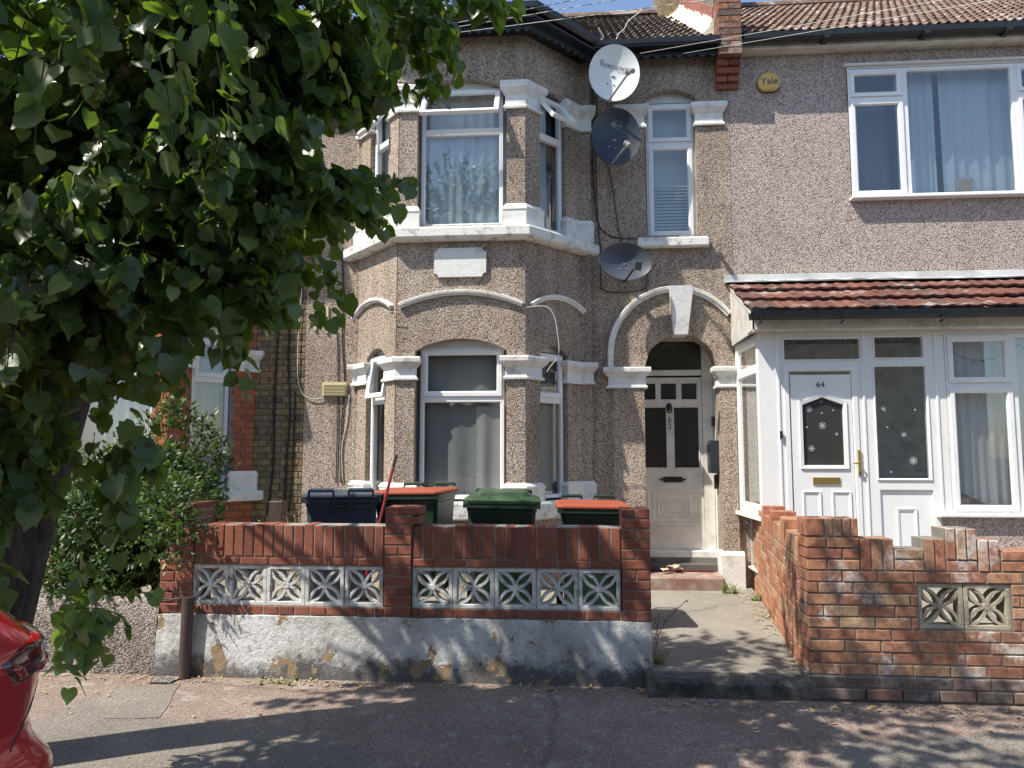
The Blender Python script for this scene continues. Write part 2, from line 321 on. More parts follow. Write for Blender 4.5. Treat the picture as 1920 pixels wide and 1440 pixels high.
WM = {}
def link(o, parent=None, Mw=None):
    COL.objects.link(o); Mw = Mw or Matrix()
    if parent is not None:
        o.parent = parent; o.matrix_local = WM[parent.name].inverted() @ Mw
    else: o.matrix_world = Mw
    WM[o.name] = Mw; return o
def fixnorm(me):
    bm = bmesh.new(); bm.from_mesh(me); bmesh.ops.recalc_face_normals(bm, faces=bm.faces); bm.to_mesh(me); bm.free()
def mesh_of(mb, name, mat, smooth=False, origin=None, norm=True):
    me = bpy.data.meshes.new(name); o = origin or Vector((0, 0, 0))
    me.from_pydata([tuple(v - o) for v in mb.v], [], mb.f)
    if norm: fixnorm(me)
    if mat is not None: me.materials.append(M[mat] if isinstance(mat, str) else mat)
    if smooth:
        me.polygons.foreach_set('use_smooth', [True] * len(me.polygons))
        if smooth == 'auto': me.set_sharp_from_angle(angle=radians(35))
    me.update(); return me
def obj(name, mb, mat, parent=None, label=None, cat=None, group=None, kind=None, smooth=False, norm=True):
    xs = [v.x for v in mb.v]; ys = [v.y for v in mb.v]; zs = [v.z for v in mb.v]
    o0 = Vector(((min(xs) + max(xs)) / 2, (min(ys) + max(ys)) / 2, min(zs)))
    ob = bpy.data.objects.new(name, mesh_of(mb, name, mat, smooth, o0, norm)); link(ob, parent, Matrix.Translation(o0)); tag(ob, label, cat, group, kind); return ob
def tag(o, label=None, cat=None, group=None, kind=None):
    for k, v in (('label', label), ('category', cat), ('group', group), ('kind', kind)):
        if v: o[k] = v
    return o
def thing(name, loc, label, cat, group=None, rot=None):
    o = bpy.data.objects.new(name, None); o.empty_display_size = .1
    Mw = Matrix.Translation(Vector(loc)) @ (rot or Matrix()); link(o, None, Mw); return tag(o, label, cat, group)
def inst(name, me, parent, Mw):
    o = bpy.data.objects.new(name, me); return link(o, parent, Mw)
def copy_thing(src, Mw, label=None):
    c = src.copy(); COL.objects.link(c); c.matrix_world = Mw; WM[c.name] = Mw
    if label: c['label'] = label
    def rec(a, b):
        for ch in a.children:
            d = ch.copy(); COL.objects.link(d); d.parent = b; d.matrix_parent_inverse = ch.matrix_parent_inverse.copy(); rec(ch, d)
    rec(src, c); return c
def RZ(a): return Matrix.Rotation(a, 4, 'Z')
def frame(x, y, dx, dy): return Matrix.Translation((x, y, 0)) @ RZ(atan2(dy, dx))

# bricks -----------------------------------------------------------
_bm = {}
def brick_geo(w, h, d, k, mat, c=.004):
    key = (round(w, 3), round(h, 3), round(d, 3), k, mat)
    if key not in _bm:
        rr = random.Random(hash((round(w * 1000), round(h * 1000), k)) & 0xffff); b = MB()
        j = lambda a=.0025: rr.uniform(-a, a)
        b.cbox(0, w, 0, d, 0, h, c)
        for i in range(4): b.v[i] += Vector((j(), j(.002), j()))
        _bm[key] = (mesh_of(b, 'brick', mat), b)
    return _bm[key]
class Bricks:
    def __init__(s, parent, mat, name='brick', limit=300):
        s.p = parent; s.mat = mat; s.L = []; s.n = name; s.limit = limit
    def add(s, T, x, z, w, h, d=.1, y=0, mat=None, rot=0):
        w = round(w, 3)
        if w < .018 or h < .015: return
        k = random.randrange(3)
        Mw = T @ Matrix.Translation((x, y + random.uniform(-.0025, .0025), z)) @ Matrix.Rotation(rot + radians(random.uniform(-.4, .4)), 4, 'Y')
        s.L.append((Mw, w, round(h, 3), d, k, mat or s.mat))
    def done(s, key=None):
        key = key or (lambda e: (e[0].translation - Vector((0, 0, 1.7))).length - 3 * e[1])
        s.L.sort(key=key)
        for (Mw, w, h, d, k, mat) in s.L[:s.limit]: inst(s.n, brick_geo(w, h, d, k, mat)[0], s.p, Mw)
        rest = {}
        for (Mw, w, h, d, k, mat) in s.L[s.limit:]:
            g = brick_geo(w, h, d, k, mat)[1]; rest.setdefault(mat, MB()).add(g.v, g.f, Mw)
        for mat, mb in rest.items(): obj(s.n + 'work', mb, mat, s.p, kind='stuff', norm=False)
def zarch(o, u):
    """head height of an opening at u, or None beside it"""
    if u < o['u0'] or u > o['u1']: return None
    a = (o['u1'] - o['u0']) / 2; r = o.get('rise', 0)
    if r <= 0: return o['z1']
    R = (a * a + r * r) / (2 * r); x = u - (o['u0'] + a)
    return o['z1'] + sqrt(max(R * R - x * x, 0)) - (R - r)
def wall_panel(T, u0, u1, z0, z1, ops, d=.13, mb=None, ztop=None):
    mb = mb or MB(); mb.T = T; us = {u0, u1}
    for o in ops:
        n = 1 if not o.get('rise') else max(8, int((o['u1'] - o['u0']) / .06))
        for i in range(n + 1): us.add(o['u0'] + (o['u1'] - o['u0']) * i / n)
    us = sorted(u for u in us if u0 - 1e-6 <= u <= u1 + 1e-6)
    zt = ztop or (lambda u: z1)
    for a, b in zip(us, us[1:]):
        if b - a < 1e-5: continue
        m = (a + b) / 2; cuts = sorted([o for o in ops if o['u0'] < m < o['u1']], key=lambda o: o['z0'])
        segs = []; lo = (z0, z0)
        for o in cuts:
            segs.append((lo, (o['z0'], o['z0']))); lo = (zarch(o, a + 1e-9), zarch(o, b - 1e-9))
        segs.append((lo, (zt(a), zt(b))))
        for (la, lb), (ha, hb) in segs:
            p = [mb.vert(a, 0, la), mb.vert(b, 0, lb), mb.vert(b, 0, hb), mb.vert(a, 0, ha)]
            q = [mb.vert(a, d, la), mb.vert(b, d, lb), mb.vert(b, d, hb), mb.vert(a, d, ha)]
            mb.f += [tuple(p), tuple(q[::-1]), (p[1], p[0], q[0], q[1]), (p[3], p[2], q[2], q[3])]
    edges = [(u0, [(z0, zt(u0))], 1), (u1, [(z0, zt(u1))], 1)]
    for o in ops:
        for u in (o['u0'], o['u1']): edges.append((u, [(o['z0'], zarch(o, u))], 1))
    for u, ss, _ in edges:
        for a, b in ss:
            mb.f.append((mb.vert(u, 0, a), mb.vert(u, d, a), mb.vert(u, d, b), mb.vert(u, 0, b)))
    return mb
def brick_wall(B, T, u0, u1, z0, z1, ops=(), course=.075, L=.225, jt=.010, mat=None, matf=None, flemish=True, d=.1, off=0):
    z = z0; row = 0
    while z < z1 - .02:
        h = min(course, z1 - z) - jt; zm = z + h / 2
        spans = [(u0, u1)]
        for o in ops:
            if o['z0'] < z + h and zarch_top(o) > z:
                a, b = o['u0'], o['u1']
                if o.get('rise') and z + h > o['z1']:
                    dz = z - o['z1']; hw = (b - a) / 2; r = o['rise']; R = (hw * hw + r * r) / (2 * r)
                    q = R * R - (max(dz, 0) + R - r) ** 2
                    if q <= 0: continue
                    q = min(sqrt(q), hw); c = (a + b) / 2; a, b = c - q, c + q
                ns = []
                for s0, s1 in spans:
                    if b <= s0 or a >= s1: ns.append((s0, s1))
                    else:
                        if a > s0: ns.append((s0, a))
                        if b < s1: ns.append((b, s1))
                spans = ns
        seq = [L, L / 2] if flemish else [L]
        x = u0 - (L * .75 if row % 2 else 0) + off; i = 0
        while x < u1:
            w = seq[i % len(seq)] - jt
            for s0, s1 in spans:
                a, b = max(x, s0), min(x + w, s1)
                if b - a > .02: B.add(T, a, z, b - a, h, d, mat=(matf(a, z) if matf else mat))
            x += w + jt; i += 1
        z += course; row += 1
def zarch_top(o): return o['z1'] + o.get('rise', 0)

def text_mb(s, size, T, depth=.002, align='CENTER', shear=0, sx=1.0):
    c = bpy.data.curves.new('t', 'FONT'); c.body = s; c.size = size; c.extrude = depth / 2; c.align_x = align; c.align_y = 'CENTER'; c.shear = shear; c.resolution_u = 3
    o = bpy.data.objects.new('t', c); COL.objects.link(o); bpy.context.view_layer.update()
    me = bpy.data.meshes.new_from_object(o.evaluated_get(bpy.context.evaluated_depsgraph_get()))
    mb = MB(); Tt = T @ Matrix.Rotation(radians(90), 4, 'X') @ Matrix.Diagonal((sx, 1, 1, 1))
    mb.v = [Tt @ v.co for v in me.vertices]; mb.f = [tuple(p.vertices) for p in me.polygons]
    bpy.data.objects.remove(o); bpy.data.meshes.remove(me); bpy.data.curves.remove(c); return mb
# ------------------------------------------------------------------ key lines of the place (metres)
FY, BY = 8.7, 7.95            # plane of the terrace fronts, plane of the bay fronts
A_, B_, C_, D_ = (-2.60, FY), (-1.905, BY), (-.495, BY), (.174, FY)
XL, XR = -3.20, 1.88          # party lines of number 62
EM, EB = 6.42, 6.385           # eaves
SL = .70                      # roof slope
def seg(a, b): return frame(a[0], a[1], b[0] - a[0], b[1] - a[1])
def seglen(a, b): return sqrt((a[0] - b[0]) ** 2 + (a[1] - b[1]) ** 2)
def face_u(a, b, px, py=700):
    d = _f + _r * ((px - 960) / 1400) + _u * ((720 - py) / 1400)
    ex, ey = b[0] - a[0], b[1] - a[1]; l = seglen(a, b)
    s = (a[1] * d.x - a[0] * d.y) / (ex * d.y - ey * d.x)
    return s * l
def offset_path(P, o):
    """open plan path pushed outward (towards low y) by o with mitres"""
    out = []; n = len(P)
    nr = []
    for a, b in zip(P, P[1:]):
        l = seglen(a, b); nr.append(((b[1] - a[1]) / l, -(b[0] - a[0]) / l))
    for i, p in enumerate(P):
        if i == 0: q = nr[0]; out.append((p[0] + q[0] * o, p[1] + q[1] * o))
        elif i == n - 1: q = nr[-1]; out.append((p[0] + q[0] * o, p[1] + q[1] * o))
        else:
            a, b = nr[i - 1], nr[i]; k = 1 + a[0] * b[0] + a[1] * b[1]
            out.append((p[0] + (a[0] + b[0]) / k * o, p[1] + (a[1] + b[1]) / k * o))
    return out
def band(P, prof, back=.05, ends=0):
    """moulding run along an open plan path; prof = [(outward, z)...] bottom to top"""
    mb = MB(); inner = offset_path(P, -back); rings = []
    def ext(path, o):
        if not ends: return path
        path = list(path); (x0, y0), (x1, y1) = P[0], P[1]; l = seglen(P[0], P[1]); e = o if ends != 3 else 0
        path[0] = (path[0][0] - (x1 - x0) / l * e, path[0][1] - (y1 - y0) / l * e)
        (x0, y0), (x1, y1) = P[-2], P[-1]; l = seglen(P[-2], P[-1]); e = o if ends != 2 else 0
        path[-1] = (path[-1][0] + (x1 - x0) / l * e, path[-1][1] + (y1 - y0) / l * e); return path
    for o, z in prof:
        q = ext(offset_path(P, o), o) + ext(inner, o)[::-1]
        rings.append([(x, y, z) for x, y in q])
    mb.loft(rings); return mb
def cap_prof(z0, z1, s=1.0):
    h = z1 - z0
    return [(.030 * s, z0), (.032 * s, z0 + .08 * h), (.014 * s, z0 + .16 * h), (.012 * s, z0 + .52 * h), (.030 * s, z0 + .60 * h), (.045 * s, z0 + .70 * h), (.062 * s, z0 + .78 * h), (.064 * s, z0 + .94 * h), (.058 * s, z1)]
def base_prof(z0, z1):
    h = z1 - z0
    return [(.034, z0), (.034, z0 + .70 * h), (.042, z0 + .76 * h), (.038, z0 + .84 * h), (.010, z1)]
def arc_mould(T, u0, u1, z, rise, w=.055, prof=None, n=18, y1=.02):
    """hood mould: an arc of moulding on a wall face"""
    a = (u1 - u0) / 2; R = (a * a + rise * rise) / (2 * rise); c = ((u0 + u1) / 2, z - (R - rise)); t0 = math.asin(min(1, a / R))
    prof = prof or [(0, y1), (0, -.028), (.35, -.034), (.45, -.048), (.9, -.052), (1, -.046), (1, y1)]
    mb = MB(T); rings = []
    for i in range(n + 1):
        t = -t0 + 2 * t0 * i / n
        rings.append([(c[0] + (R + k * w) * sin(t), y, c[1] + (R + k * w) * cos(t)) for k, y in prof])
    mb.loft(rings); return mb

FRP = [(0, 0), (.034, 0), (.042, .012), (.042, .06), (0, .06)]
SAP = [(0, -.014), (.040, -.014), (.054, .0), (.054, .03), (0, .03)]
def window(parent, T, u0, u1, z0, z1, cells, depth=.10, glass='glass', label=None, mat='upvc', fr=.0, vent=None):
    """cells: (ua, ub, za, zb, kind[, angle]); kind 'f' fixed, 's' sash, 'o' open top hung"""
    Tw = T @ Matrix.Translation((0, depth, 0)); mb = MB(Tw)
    mb.rsweep(u0, u1, z0, z1, [(0, 0), (.022, 0), (.022, .07), (0, .07)])
    for c in cells: mb.rsweep(c[0], c[1], c[2], c[3], [(i, y + .002) for i, y in FRP])
    w = obj('window', mb, mat, parent, label=label)
    for c in cells:
        ua, ub, za, zb, k = c[:5]
        if k == 'f':
            p = MB(Tw); p.box(ua + .035, ub - .035, .034, .040, za + .035, zb - .035); obj('pane', p, glass, w)
        else:
            s = MB(); 
            if k == 'o':
                piv = T @ Matrix.Translation((0, depth - .012, zb - .03)) @ Matrix.Rotation(-c[5], 4, 'X') @ Matrix.Translation((0, 0, -(zb - .03)))
            else: piv = Tw
            s.T = piv; s.rsweep(ua + .026, ub - .026, za + .026, zb - .026, SAP); obj('sash', s, mat, w)
            p = MB(piv); p.box(ua + .074, ub - .074, .012, .018, za + .074, zb - .074); obj('pane', p, glass, w)
    return w
def curtain(T, u0, u1, z0, z1, depth, mat, label, folds=9, amp=.025, cat='curtain', group=None, hem=None, n=None):
    mb = MB(T); n = n or folds * 10; nz = 10; rows = []
    ph = [random.uniform(0, 6) for _ in range(4)]
    for j in range(nz + 1):
        z = z1 + (z0 - z1) * j / nz; row = []
        for i in range(n + 1):
            t = i / n; k = .4 + .6 * j / nz
            y = depth + amp * (sin(2 * pi * folds * t + ph[0] + .5 * sin(5 * t + ph[1])) * k + .6 * sin(2 * pi * folds * .43 * t + ph[2] + j * .08))
            zz = z + (hem(t) * (j / nz) if hem else 0)
            row.append(mb.vert(u0 + (u1 - u0) * t, y, zz))
        rows.append(row)
    for a, b in zip(rows, rows[1:]): mb.quadstrip(a, b, False)
    return obj('curtain', mb, mat, None, label, cat, group, smooth=True, norm=False)

# ------------------------------------------------------------------ shared: a two storey fronted house with a canted bay
def roof_tile_geo(w, L, rolls, rh, th, mat):
    b = MB(); n = rolls * 6; top = []; 
    for yy in (0, L):
        row = []
        for i in range(n + 1):
            x = w * i / n; t = (i % 6) / 6; z = rh * max(0, sin(pi * min(t / .62, 1))) if t < .62 else 0
            row.append(b.vert(x, yy, z + (th if yy == 0 else 0)))
        top.append(row)
    low = [b.vert(w * i / n, 0, (b.v[top[0][i]].z - th * 1.0)) for i in range(n + 1)]
    b.quadstrip(top[0], top[1], False); b.quadstrip(low, top[0], False)
    low2 = [b.vert(w * i / n, L * .3, b.v[low[i]].z) for i in range(n + 1)]; b.quadstrip(low2, low, False)
    return b, mesh_of(b, 'roof_tile', mat, norm=False)
def tile_roof(parent, x0, x1, ye, ze, slope, length, w, gauge, geo, limit=300, skip=None):
    b, me = geo; ang = math.atan(slope); L = []; nrow = int(length / gauge); 
    for j in range(nrow):
        off = 0
        for i in range(int((x1 - x0) / w)):
            x = x0 + i * w + off; y = ye + j * gauge * cos(ang); z = ze + j * gauge * sin(ang)
            if skip and skip(x, y): continue
            L.append(Matrix.Translation((x, y + random.uniform(-.004, .004), z + random.uniform(0, .006))) @ Matrix.Rotation(ang - .04 + random.uniform(-.012, .012), 4, 'X') @ Matrix.Rotation(random.uniform(-.012, .012), 4, 'Z'))
    L.sort(key=lambda m: (not (-.1 < m.translation.x < 5.4)) * 50 + (m.translation - EYE).length)
    for m in L[:limit]: inst('roof_tile', me, parent, m)
    if L[limit:]:
        r = MB()
        for m in L[limit:]: r.add(b.v, b.f, m)
        obj('roof_tiling', r, me.materials[0], parent, kind='stuff', norm=False)
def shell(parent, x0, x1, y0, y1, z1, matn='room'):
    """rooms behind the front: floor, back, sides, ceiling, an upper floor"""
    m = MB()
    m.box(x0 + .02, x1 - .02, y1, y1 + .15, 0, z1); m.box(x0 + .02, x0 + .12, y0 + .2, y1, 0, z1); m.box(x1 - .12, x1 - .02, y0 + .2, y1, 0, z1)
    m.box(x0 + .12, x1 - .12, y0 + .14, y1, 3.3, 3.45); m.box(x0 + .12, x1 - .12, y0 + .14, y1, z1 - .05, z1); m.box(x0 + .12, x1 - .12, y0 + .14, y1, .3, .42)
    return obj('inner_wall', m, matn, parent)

# ================================================================== NUMBER 62
h62 = thing('terraced_house', (-.6, FY, 0), 'tan pebbledash terraced house numbered 62 with a two storey bay and arched porch', 'house')
FF = seg(B_, C_); FR = seg(C_, D_); FL = seg(A_, B_); FM = frame(D_[0], FY, 1, 0); FW = frame(XL, FY, 1, 0)
LF, LS = seglen(B_, C_), seglen(C_, D_)
ul0, ul1 = .205, 1.205       # front window opening along the bay front
sr0, sr1 = face_u(C_, D_, 1013), face_u(C_, D_, 1064)
ZS0, ZS1, ZT0, ZT1 = 1.17, 2.80, 4.19, 5.74
opF = [dict(u0=ul0, u1=ul1, z0=ZS0, z1=ZS1, rise=.13), dict(u0=ul0, u1=ul1, z0=ZT0, z1=ZT1, rise=.13)]
opR = [dict(u0=sr0, u1=sr1, z0=ZS0, z1=ZS1 - .02, rise=.10), dict(u0=sr0, u1=sr1, z0=ZT0, z1=ZT1 - .02, rise=.10)]
sl0, sl1 = LS - sr1, LS - sr0
opL = [dict(u0=sl0, u1=sl1, z0=ZS0, z1=ZS1 - .02, rise=.10), dict(u0=sl0, u1=sl1, z0=ZT0, z1=ZT1 - .02, rise=.10)]
dx0, dx1 = .832 - D_[0], 1.682 - D_[0]
sw0, sw1 = .895 - D_[0], 1.49 - D_[0]
opM = [dict(u0=dx0, u1=dx1, z0=.0, z1=2.636, rise=.425), dict(u0=sw0, u1=sw1, z0=4.24, z1=5.93, rise=.10)]
mb = MB()
wall_panel(FF, 0, LF, .02, EB, opF, .16, mb); wall_panel(FR, 0, LS, .02, EB, opR, .16, mb); wall_panel(FL, 0, LS, .02, EB, opL, .16, mb)
obj('bay_wall', mb, 'peb62', h62, norm=False)
mb = MB(); wall_panel(FM, 0, XR - D_[0], .02, EM + .1, opM, .26, mb); wall_panel(FW, 0, A_[0] - XL, .02, EM + .1, [], .26, mb)
mb.T = Matrix(); mb.box(A_[0], D_[0], FY + .02, FY + .12, 5.95, EM + .1)
obj('front_wall', mb, 'peb62', h62, norm=False)
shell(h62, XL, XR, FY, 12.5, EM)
# bands, capitals, bases
BAYP = [A_, B_, C_, D_]
zs1 = AZ(423, 7.83, 870); zs0 = AZ(444, 7.83, 870)
obj('sill_band', band(BAYP, [(.06, zs0 - .02), (.11, zs0), (.125, zs0 + .02), (.125, zs1 - .02), (.11, zs1)], .06, 1), 'sillm', h62)
obj('sill_band', band(BAYP, [(.03, .98), (.085, 1.0), (.09, 1.15), (.08, 1.175)], .06, 1), 'sillm', h62)
def pt(T, u): p = T @ Vector((u, 0, 0)); return (p.x, p.y)
ER = pt(FR, LS - .10); EL = pt(FL, .10)
for E_, s_ in ((ER, 1), (EL, -1)):
    m_ = MB(); m_.prism([E_, (E_[0] + s_ * .13, E_[1]), (E_[0] + s_ * .13, FY + .02), (E_[0], FY + .02)] if s_ > 0 else [E_, (E_[0], FY + .02), (E_[0] - .04, FY + .02), (E_[0] - .04, E_[1])], .05, EB - .01); obj('pilaster', m_, 'peb62', h62)
cols = {'fr': [pt(FF, ul1 + .0), C_, pt(FR, sr0 - .0)], 'fl': [pt(FL, sl1), B_, pt(FF, ul0)], 'er': [pt(FR, sr1), ER, (ER[0] + .13, ER[1])], 'el': [(EL[0] - .04, EL[1]), EL, pt(FL, sl0)]}
for k, P in cols.items():
    for (c0, c1), (b0, b1) in ((((AZ(710, 7.9)), AZ(666, 7.9)), (1.16, AZ(906, 7.95))), ((AZ(199, 7.9), AZ(149, 7.9)), (zs1 - .01, AZ(381, 7.95)))):
        obj('capital', band(P, cap_prof(c0, c1, 1.1), .05, 1), 'stucco', h62)
        obj('column_base', band(P, base_prof(b0, b1), .05, 1), 'stucco', h62)
# hood moulds over the ground floor bay windows
u0, u1 = AX(751, BY, 590) - B_[0], AX(978, BY, 585) - B_[0]
obj('hood_mould', arc_mould(FF, u0, u1, AZ(568, BY, 865) - .055, .14), 'stucco', h62)
ra, rb = face_u(C_, D_, 996, 585), face_u(C_, D_, 1097, 600)
obj('hood_mould', arc_mould(FR, ra, rb, AZ(577, 8.3, 1045) - .05, .14), 'stucco', h62)
obj('hood_mould', arc_mould(FL, LS - rb, LS - ra, AZ(577, 8.3, 1045) - .05, .14), 'stucco', h62)
# blank name plaque with scooped corners
px0, px1, pz0, pz1 = -1.493, -.92, 3.605, 3.925
def plaque_poly(x0, x1, z0, z1, r=.045, n=5):
    P = []
    for cx, cz, a0 in ((x0, z0, 90), (x1, z0, 180), (x1, z1, 270), (x0, z1, 0)):
        sx = 1 if cx == x0 else -1; sz = 1 if cz == z0 else -1
        pts = [(cx + r * cos(radians(t)) * sx, cz + r * sin(radians(t)) * sz) for t in [90 - 90 * i / n for i in range(n + 1)]]
        if (sx > 0) != (sz > 0): pts = pts[::-1]
        P += pts
    return P
mb = MB(); P = plaque_poly(px0, px1, pz0, pz1); mb.prismy(P, BY - .035, BY + .02); obj('plaque', mb, 'stucco', h62)
# air vent
v0 = at(606, 717, FY); v1 = at(651, 743, FY); f = MB(); f.box(v0.x, v1.x, FY - .03, FY + .01, v1.z, v0.z)
va = obj('air_vent', f, 'ventc', h62)
for i in range(8):
    z = v1.z + .018 + i * (v0.z - v1.z - .03) / 8
    s_ = MB(Matrix.Translation((0, FY - .031, z)) @ Matrix.Rotation(.5, 4, 'X')); s_.box(v0.x + .015, v1.x - .015, -.012, .001, 0, .006); obj('louvre', s_, 'ventc', va)
# windows of the bay
zt = .17
window(h62, FF, ul0 - .03, ul1 + .03, ZS0 - .05, ZS1 + .2, [(ul0 + .045, ul1 - .035, ZS0 + .03, 2.285, 'f'), (ul0 + .045, ul1 - .035, 2.285, 2.84, 's')], .10, 'glassdull')
window(h62, FR, sr0 - .1, sr1 + .03, ZS0 - .05, ZS1 + .2, [(sr0 - .04, sr1 - .015, ZS0 + .03, 2.285, 'f'), (sr0 - .04, sr1 - .015, 2.285, 2.80, 's')], .055, 'glassdull')
window(h62, FL, sl0 - .03, sl1 + .1, ZS0 - .05, ZS1 + .2, [(sl0 + .015, sl1 + .04, ZS0 + .03, 2.285, 'f'), (sl0 + .015, sl1 + .04, 2.285, 2.80, 'o', .16)], .055, 'glassdull')
window(h62, FF, ul0 - .03, ul1 + .03, ZT0 - .05, ZT1 + .2, [(ul0 + .03, ul1 - .05, ZT0 + .01, 5.30, 'f'), (ul0 + .03, ul1 - .05, 5.30, 5.80, 'o', .62)], .10)
window(h62, FR, sr0 - .1, sr1 + .03, ZT0 - .05, ZT1 + .2, [(sr0 - .04, sr1 - .015, ZT0 + .01, 5.30, 'f'), (sr0 - .04, sr1 - .015, 5.30, 5.78, 'o', .7)], .055)
window(h62, FL, sl0 - .03, sl1 + .1, ZT0 - .05, ZT1 + .2, [(sl0 + .015, sl1 + .04, ZT0 + .01, 5.30, 'f'), (sl0 + .015, sl1 + .04, 5.30, 5.78, 'o', .6)], .055)
# arched head infill panels behind the arches
for T, a, b, z in ((FF, ul0, ul1, ZS1), (FR, sr0, sr1, ZS1 - .02), (FL, sl0, sl1, ZS1 - .02), (FF, ul0, ul1, ZT1), (FR, sr0, sr1, ZT1 - .02), (FL, sl0, sl1, ZT1 - .02)):
    hh = z + .03 if z < 4 else z + .045
    m_ = MB(T); m_.box(a - .03, b + .03, .105, .15, hh + .012, z + .2); obj('head_panel', m_, 'upvcold', h62)
# trickle vent on the ground floor fanlight
m_ = MB(FF); m_.cbox(.53, .98, .078, .09, 2.795, 2.812, .003); obj('trickle_vent', m_, 'upvc', h62)
# curtains and sheets behind them
curtain(FF, ul0 - .05, ul1 + .05, ZT0, ZT1 + .24, .19, 'netblue', 'pale blue net curtain behind the middle upstairs bay window', 9, .02)
curtain(FR, sr0 - .05, sr1 + .1, ZT0, ZT1 + .2, .24, 'darkcloth', 'dark curtain behind the pale one in the right hand upstairs bay window', 4, .02)
curtain(FR, sr0 - .05, sr0 + .26, ZT0, ZT1 + .1, .15, 'netblue', 'pale curtain edge in the right hand upstairs bay window', 3, .02)
curtain(FL, sl0 - .05, sl1 + .05, ZT0, ZT1 + .1, .19, 'netblue', 'net curtain in the left hand upstairs bay window by the tree', 4, .02)
curtain(FF, ul0 - .05, ul1 + .05, ZS0, 2.9, .20, 'greycloth', 'plain grey sheet hung across the middle ground floor bay window', 4, .02)
curtain(FF, .86, 1.19, ZS0, 2.2, .165, 'greycl2', 'pale crumpled grey cloth gathered at the right of the ground floor bay window', 2, .014)
curtain(FR, sr0 - .05, sr1 + .05, ZS0, 2.9, .2, 'darkcloth', 'dark curtain in the right hand ground floor bay window', 4, .02)
curtain(FL, sl0 - .05, sl1 + .05, ZS0, 2.9, .2, 'darkcloth', 'dark curtain in the left hand ground floor bay window', 4, .02)
# stair window on the main wall
window(h62, FM, sw0 - .03, sw1 + .02, 4.2, 6.1, [(sw0 + .02, sw1 - .01, 4.245, 5.40, 's'), (sw0 + .02, sw1 - .01, 5.40, 5.90, 's')], .11)
m_ = MB(FM); m_.box(sw0 - .03, sw1 + .03, .115, .16, 5.912, 6.1); obj('head_panel', m_, 'upvcold', h62)
s0, s1 = AX(1196, FY - .08, 452) - D_[0], AX(1330, FY - .08, 452) - D_[0]
m_ = MB(FM); m_.cbox(s0, s1, -.10, .1, AZ(461, 8.6, 1260), AZ(444, 8.6, 1260), .012); obj('window_sill', m_, 'sillm', h62)
c0, c1 = AZ(232, 8.65, 1330), AZ(190, 8.65, 1330)
for a, b in ((AX(1160, FY, 200), AX(1206, FY, 200)), (AX(1304, FY, 200), AX(1352, FY, 200))):
    obj('capital', band([(a, FY), (b, FY)], cap_prof(c0, c1), .05, 1), 'stucco', h62)
blind = thing('window_blind', (1.19, FY + .25, 4.25), 'grey horizontal slat blind half lowered in the narrow upstairs window', 'blind')
for i in range(17):
    s_ = MB(Matrix.Translation((0, FY + .24, 4.28 + i * .04)) @ Matrix.Rotation(.9, 4, 'X')); s_.box(.93, 1.46, -.02, .02, 0, .002); obj('slat', s_, 'blindm', blind)
curtain(FM, sw0 - .03, sw1 + .03, 4.9, 6.0, .30, 'blindm', 'pale roller shade behind the upper part of the narrow upstairs window', 1, .001)
# eaves of the bay: soffit, fascia, saw tooth valance, gutter
obj('soffit', band(BAYP, [(.0, EB - .03), (.30, EB), (.30, EB + .02), (.0, EB + .06)], .06), 'black', h62)
obj('fascia', band(BAYP, [(.22, EB - .0), (.22, EB + .16), (.20, EB + .17)], -.19), 'black', h62)
def zigzag(parent, T, u0, u1, z0, z1, y, pitch=.105):
    n = int((u1 - u0) / pitch); p = (u1 - u0) / n; mb = MB(T)
    for i in range(n):
        a = u0 + i * p; mb.prismy([(a, z1), (a + p, z1), (a + p, z0 + (z1 - z0) * .45), (a + p / 2, z0), (a, z0 + (z1 - z0) * .45)], y, y + .02)
    return obj('saw_tooth_valance', mb, 'black', parent)
OP = offset_path(BAYP, .20)
for a, b in zip(OP, OP[1:]): zigzag(h62, seg(a, b), 0, seglen(a, b), EB - .11, EB - .005, 0)
def gutter(parent, P, off, z, r=.055, mat='black'):
    Q = offset_path(P, off); mb = MB()
    prof = [(-r, z + r * .6), (-r * .8, z - r * .3), (-r * .3, z - r * .8), (r * .35, z - r * .8), (r * .85, z - r * .3), (r, z + r * .7), (r * .85, z + r * .75), (r * .7, z - r * .1), (0, z - r * .5), (-r * .7, z - r * .1), (-r * .8, z + r * .6)]
    rings = [[] for _ in Q]
    for o, zz in prof:
        for i, (x, y) in enumerate(offset_path(Q, o)): rings[i].append((x, y, zz))
    mb.loft(rings); return obj('gutter', mb, mat, parent)
gutter(h62, BAYP, .29, EB + .11, .06)
# hipped lid of the bay and its tiles
m_ = MB(); e = offset_path(BAYP, .24); t_ = offset_path(BAYP, -.45)
m_.loft([[(x, y, EB + .17) for x, y in e], [(x, y, EB + .42) for x, y in t_]]); obj('bay_roof', m_, 'tilebr', h62)
